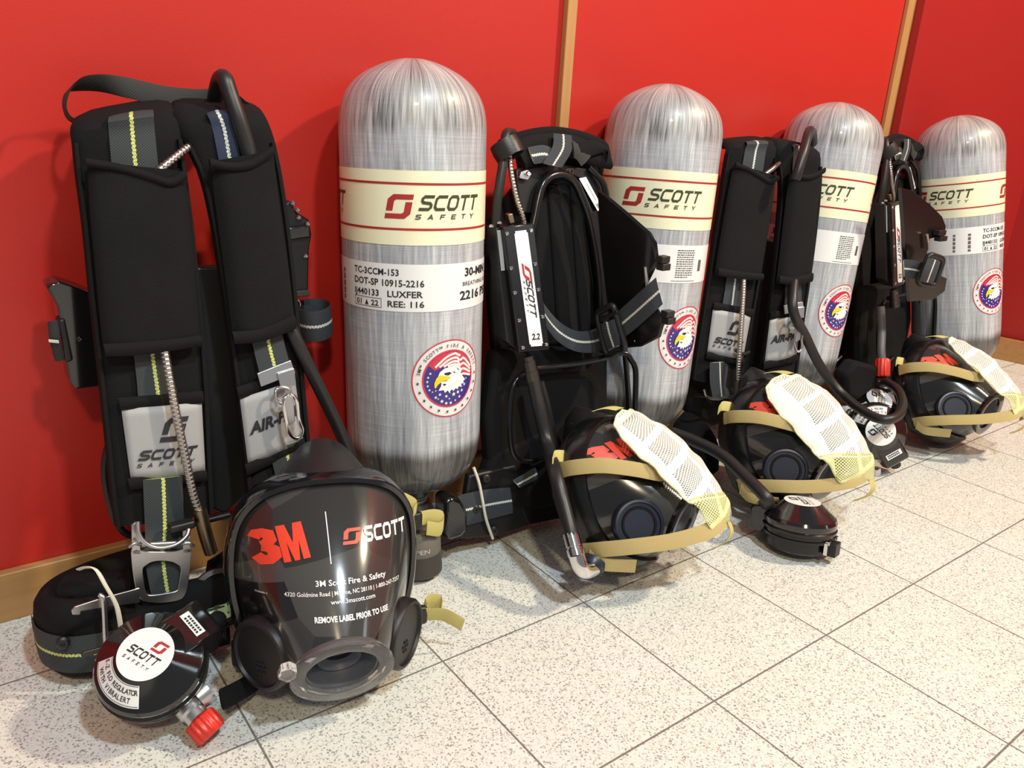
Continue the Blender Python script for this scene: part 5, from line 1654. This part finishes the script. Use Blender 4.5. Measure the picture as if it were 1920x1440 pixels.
slab(t, 'belt_buckle', [(836, 940), (850, 932), (866, 938), (878, 960), (878, 995), (866, 1008), (842, 1016), (836, 1000)], 'gloss', fn=Bq, d=.016, depth=.030, bevel=.005)
strapbit(t, 'webbing_tail', [((962, 900), (975, 915)), ((980, 890), (992, 906)), ((1003, 876), (1008, 898))], 'webw', fn=Bq, d=.010, thick=.005, n=12)
mb = MB(); mb.tube(spline([Bq(888, 876, .002), Bq(898, 905, .008), Bq(905, 940, .010), Bq(912, 975, .010), Bq(924, 1010, .004)], 40), .0020, seg=8)
o = mb.build('tie_cord', M['tie'], t); o['label'] = 'cream rubber tie round the belt'

P2.matrix_basis = Matrix.Translation((-.0064, -.0316, .0195)) @ Matrix.Scale(.965, 4) @ P2.matrix_basis

# ------------------------------------------------------------------ third pack: lower straps, hose to the third regulator
t = P3
for ch in [c for c in P3.children if c.name.startswith('air_hose')]:
    bpy.data.objects.remove(ch)
tube_on(t, 'air_hose', [W(1524, 268, -.105), W(1523, 250, -.120), W(1517, 247, -.140), W(1508, 280, -.158), W(1498, 315, -.165), W(1491, 337, -.165)], .0074, 'hose', n=40)
slab(t, 'waist_pad', [(1290, 700), (1335, 650), (1425, 690), (1430, 760), (1340, 800), (1292, 775)], 'cloth', fn=lambda u, v, d: W(u, v, -.11 - d), depth=.02, bevel=.006)
H3 = [P3.matrix_basis @ P1.matrix_basis.inverted() @ Vector(SP(500, 590, .010)), Vector(W(1487, 580, -.195)), Vector(W(1510, 630, -.195)), Vector(W(1540, 690, -.20)), Vector(W(1580, 740, -.235)), Vector(W(1625, 775, -.295)), Vector(W(1660, 787, -.328)), Vector(W(1685, 778, -.330)), Vector(W(1692, 755, -.305)), Vector(W(1684, 732, -.262)), Vector(W(1664, 718, -.228)), Vector(W(1652, 720, -.215))]
tube_on(t, 'air_hose', [np.array(p) for p in H3], .0080, 'hose', n=90, label='long black hose curling up to a silver coupling')
tube_on(t, 'hose_coupling', [W(1664, 720, -.218), W(1655, 714, -.214), W(1653, 709, -.213)], .0098, 'steel', n=8)
W3 = lambda u, v, d=0.0: W(u, v, -.165 - d, .1)
for ch in P3.children:
    if ch.name.startswith('webbing'):
        ch.material_slots[0].link = 'OBJECT'
        ch.material_slots[0].material = M['webw']
strapbit(t, 'webbing', [((1331, 680), (1366, 678)), ((1331, 715), (1368, 712)), ((1336, 745), (1368, 742))], 'webw', fn=W3, d=.0, thick=.0025)
tube_on(t, 'd_ring', [W3(1320, 730, .01), W3(1326, 744, .012), W3(1345, 748, .012), W3(1364, 742, .012)], .002, 'steel', n=20)
tube_on(t, 'wire_ring', [W3(1380, 657, .012), W3(1392, 664, .014), W3(1404, 660, .012)], .003, 'matte', n=12)
mb = MB(); mb.band([W(1290, 770, -.10), W(1320, 790, -.13), W(1345, 830, -.16), W(1345, 880, -.18)], [W(1262, 800, -.10), W(1285, 830, -.14), W(1305, 870, -.17), W(1310, 905, -.19)], .016, n=20, m=7)
mb.build('waist_pad', M['cloth'], t, sharp=60)

# ------------------------------------------------------------------ fourth pack: grey hose with red collar, strap patch on the floor
t = P4
tube_on(t, 'quick_hose', [W(1651, 575, -.165), W(1653, 620, -.18), W(1652, 655, -.195), W(1654, 682, -.205)], .0075, 'greyhose', n=20, label='grey hose with ribbed red collar')
a, b = W(1655, 672, -.202), W(1654, 706, -.212)
n = 72; an = np.linspace(0, 2 * PI, n, endpoint=False); zz_ = unit(b - a); e1 = unit(np.cross(zz_, (0, 1, 0))); e2 = np.cross(zz_, e1); hh = np.linalg.norm(b - a)
G = [[a + zz_ * z + (r * (1 + .05 * (1 if math.sin(12 * x) > 0 else -1) * (r > .011))) * (math.cos(x) * e1 + math.sin(x) * e2) for x in an] for r, z in ((.0, 0), (.0105, 0), (.0128, .003), (.0128, hh - .002), (.011, hh), (.0, hh))]
mb = MB(); mb.grid(G, wv=True); mb.build('red_collar', M['redplastic'], t, sharp=50)
slab(t, 'back_pad', [(1612, 430), (1655, 335), (1704, 335), (1710, 600), (1692, 690), (1575, 690)], 'cloth', fn=lambda u, v, d: W(u, v, -.075 - d), depth=.02, bevel=.006)
X4 = lambda u, v, d=0.0: W(u, v, -.165 - d, .2)
tube_on(t, 'wire_ring', [X4(1556, 694), X4(1566, 680), X4(1578, 668)], .002, 'steel', n=8)
tube_on(t, 'wire_ring', [X4(1572, 696), X4(1584, 698), X4(1588, 712), X4(1592, 734)], .002, 'steel', n=12)
slab(t, 'waist_pad', [(1588, 705), (1610, 678), (1655, 690), (1645, 725), (1610, 752), (1590, 745)], 'cloth', fn=lambda u, v, d: W(u, v, -.205 - d), depth=.03, bevel=.008)
q = [W(u, v, -.232) for u, v in ((1582, 792), (1610, 775), (1608, 760), (1578, 762))]
rl = decal('reflective_patch', [rect2(0, 0, 1, 1)], quadmap(*q, .0, 0), M['reflect'], t); rl['label'] = 'grey reflective strap patch'
rl.modifiers.new('thick', 'SOLIDIFY').thickness = .002
decal('emblem', emblem(.15, .35, .3, .45), quadmap(*q, .002, 0), M['ink'], rl)

# ------------------------------------------------------------------ third and fourth regulators (kept here with their hoses)
vv = -unit(ray(1645, 815))
z3 = unit(vv + A3((.28, -.10, -.05))); y3 = unit(A3((0, 0, 1)) - z3 * z3[2]); R3 = np.stack([np.cross(y3, z3), y3, z3], 1)
c3 = CW + ray(1645, 808) * 1.35
t, w, lp = make_regulator(tmat(c3 - z3 * .045, R3), 'black regulator under the curl of black hose, leaning before the farthest backpack', inlet_deg=-52, arc_deg=120, text_deg=140, logo='black')
REG.append(t)
hose_on(t, 'inlet_hose', [lp(.060, 0, .026), lp(.070, 0, .020)], .0088)
c4 = CW + ray(1642, 757) * 1.49
z4 = unit((-.25, -.45, .85)); x4 = unit(np.cross((0, 1, 0), z4)); R4 = np.stack([x4, np.cross(z4, x4), z4], 1)
t, w, lp = make_regulator(tmat(c4 - z4 * .050, R4), 'farthest black regulator, mostly hidden behind another, only its round white label showing', inlet_deg=80, arc_deg=200, text_deg=30, logo='black')
REG.append(t)
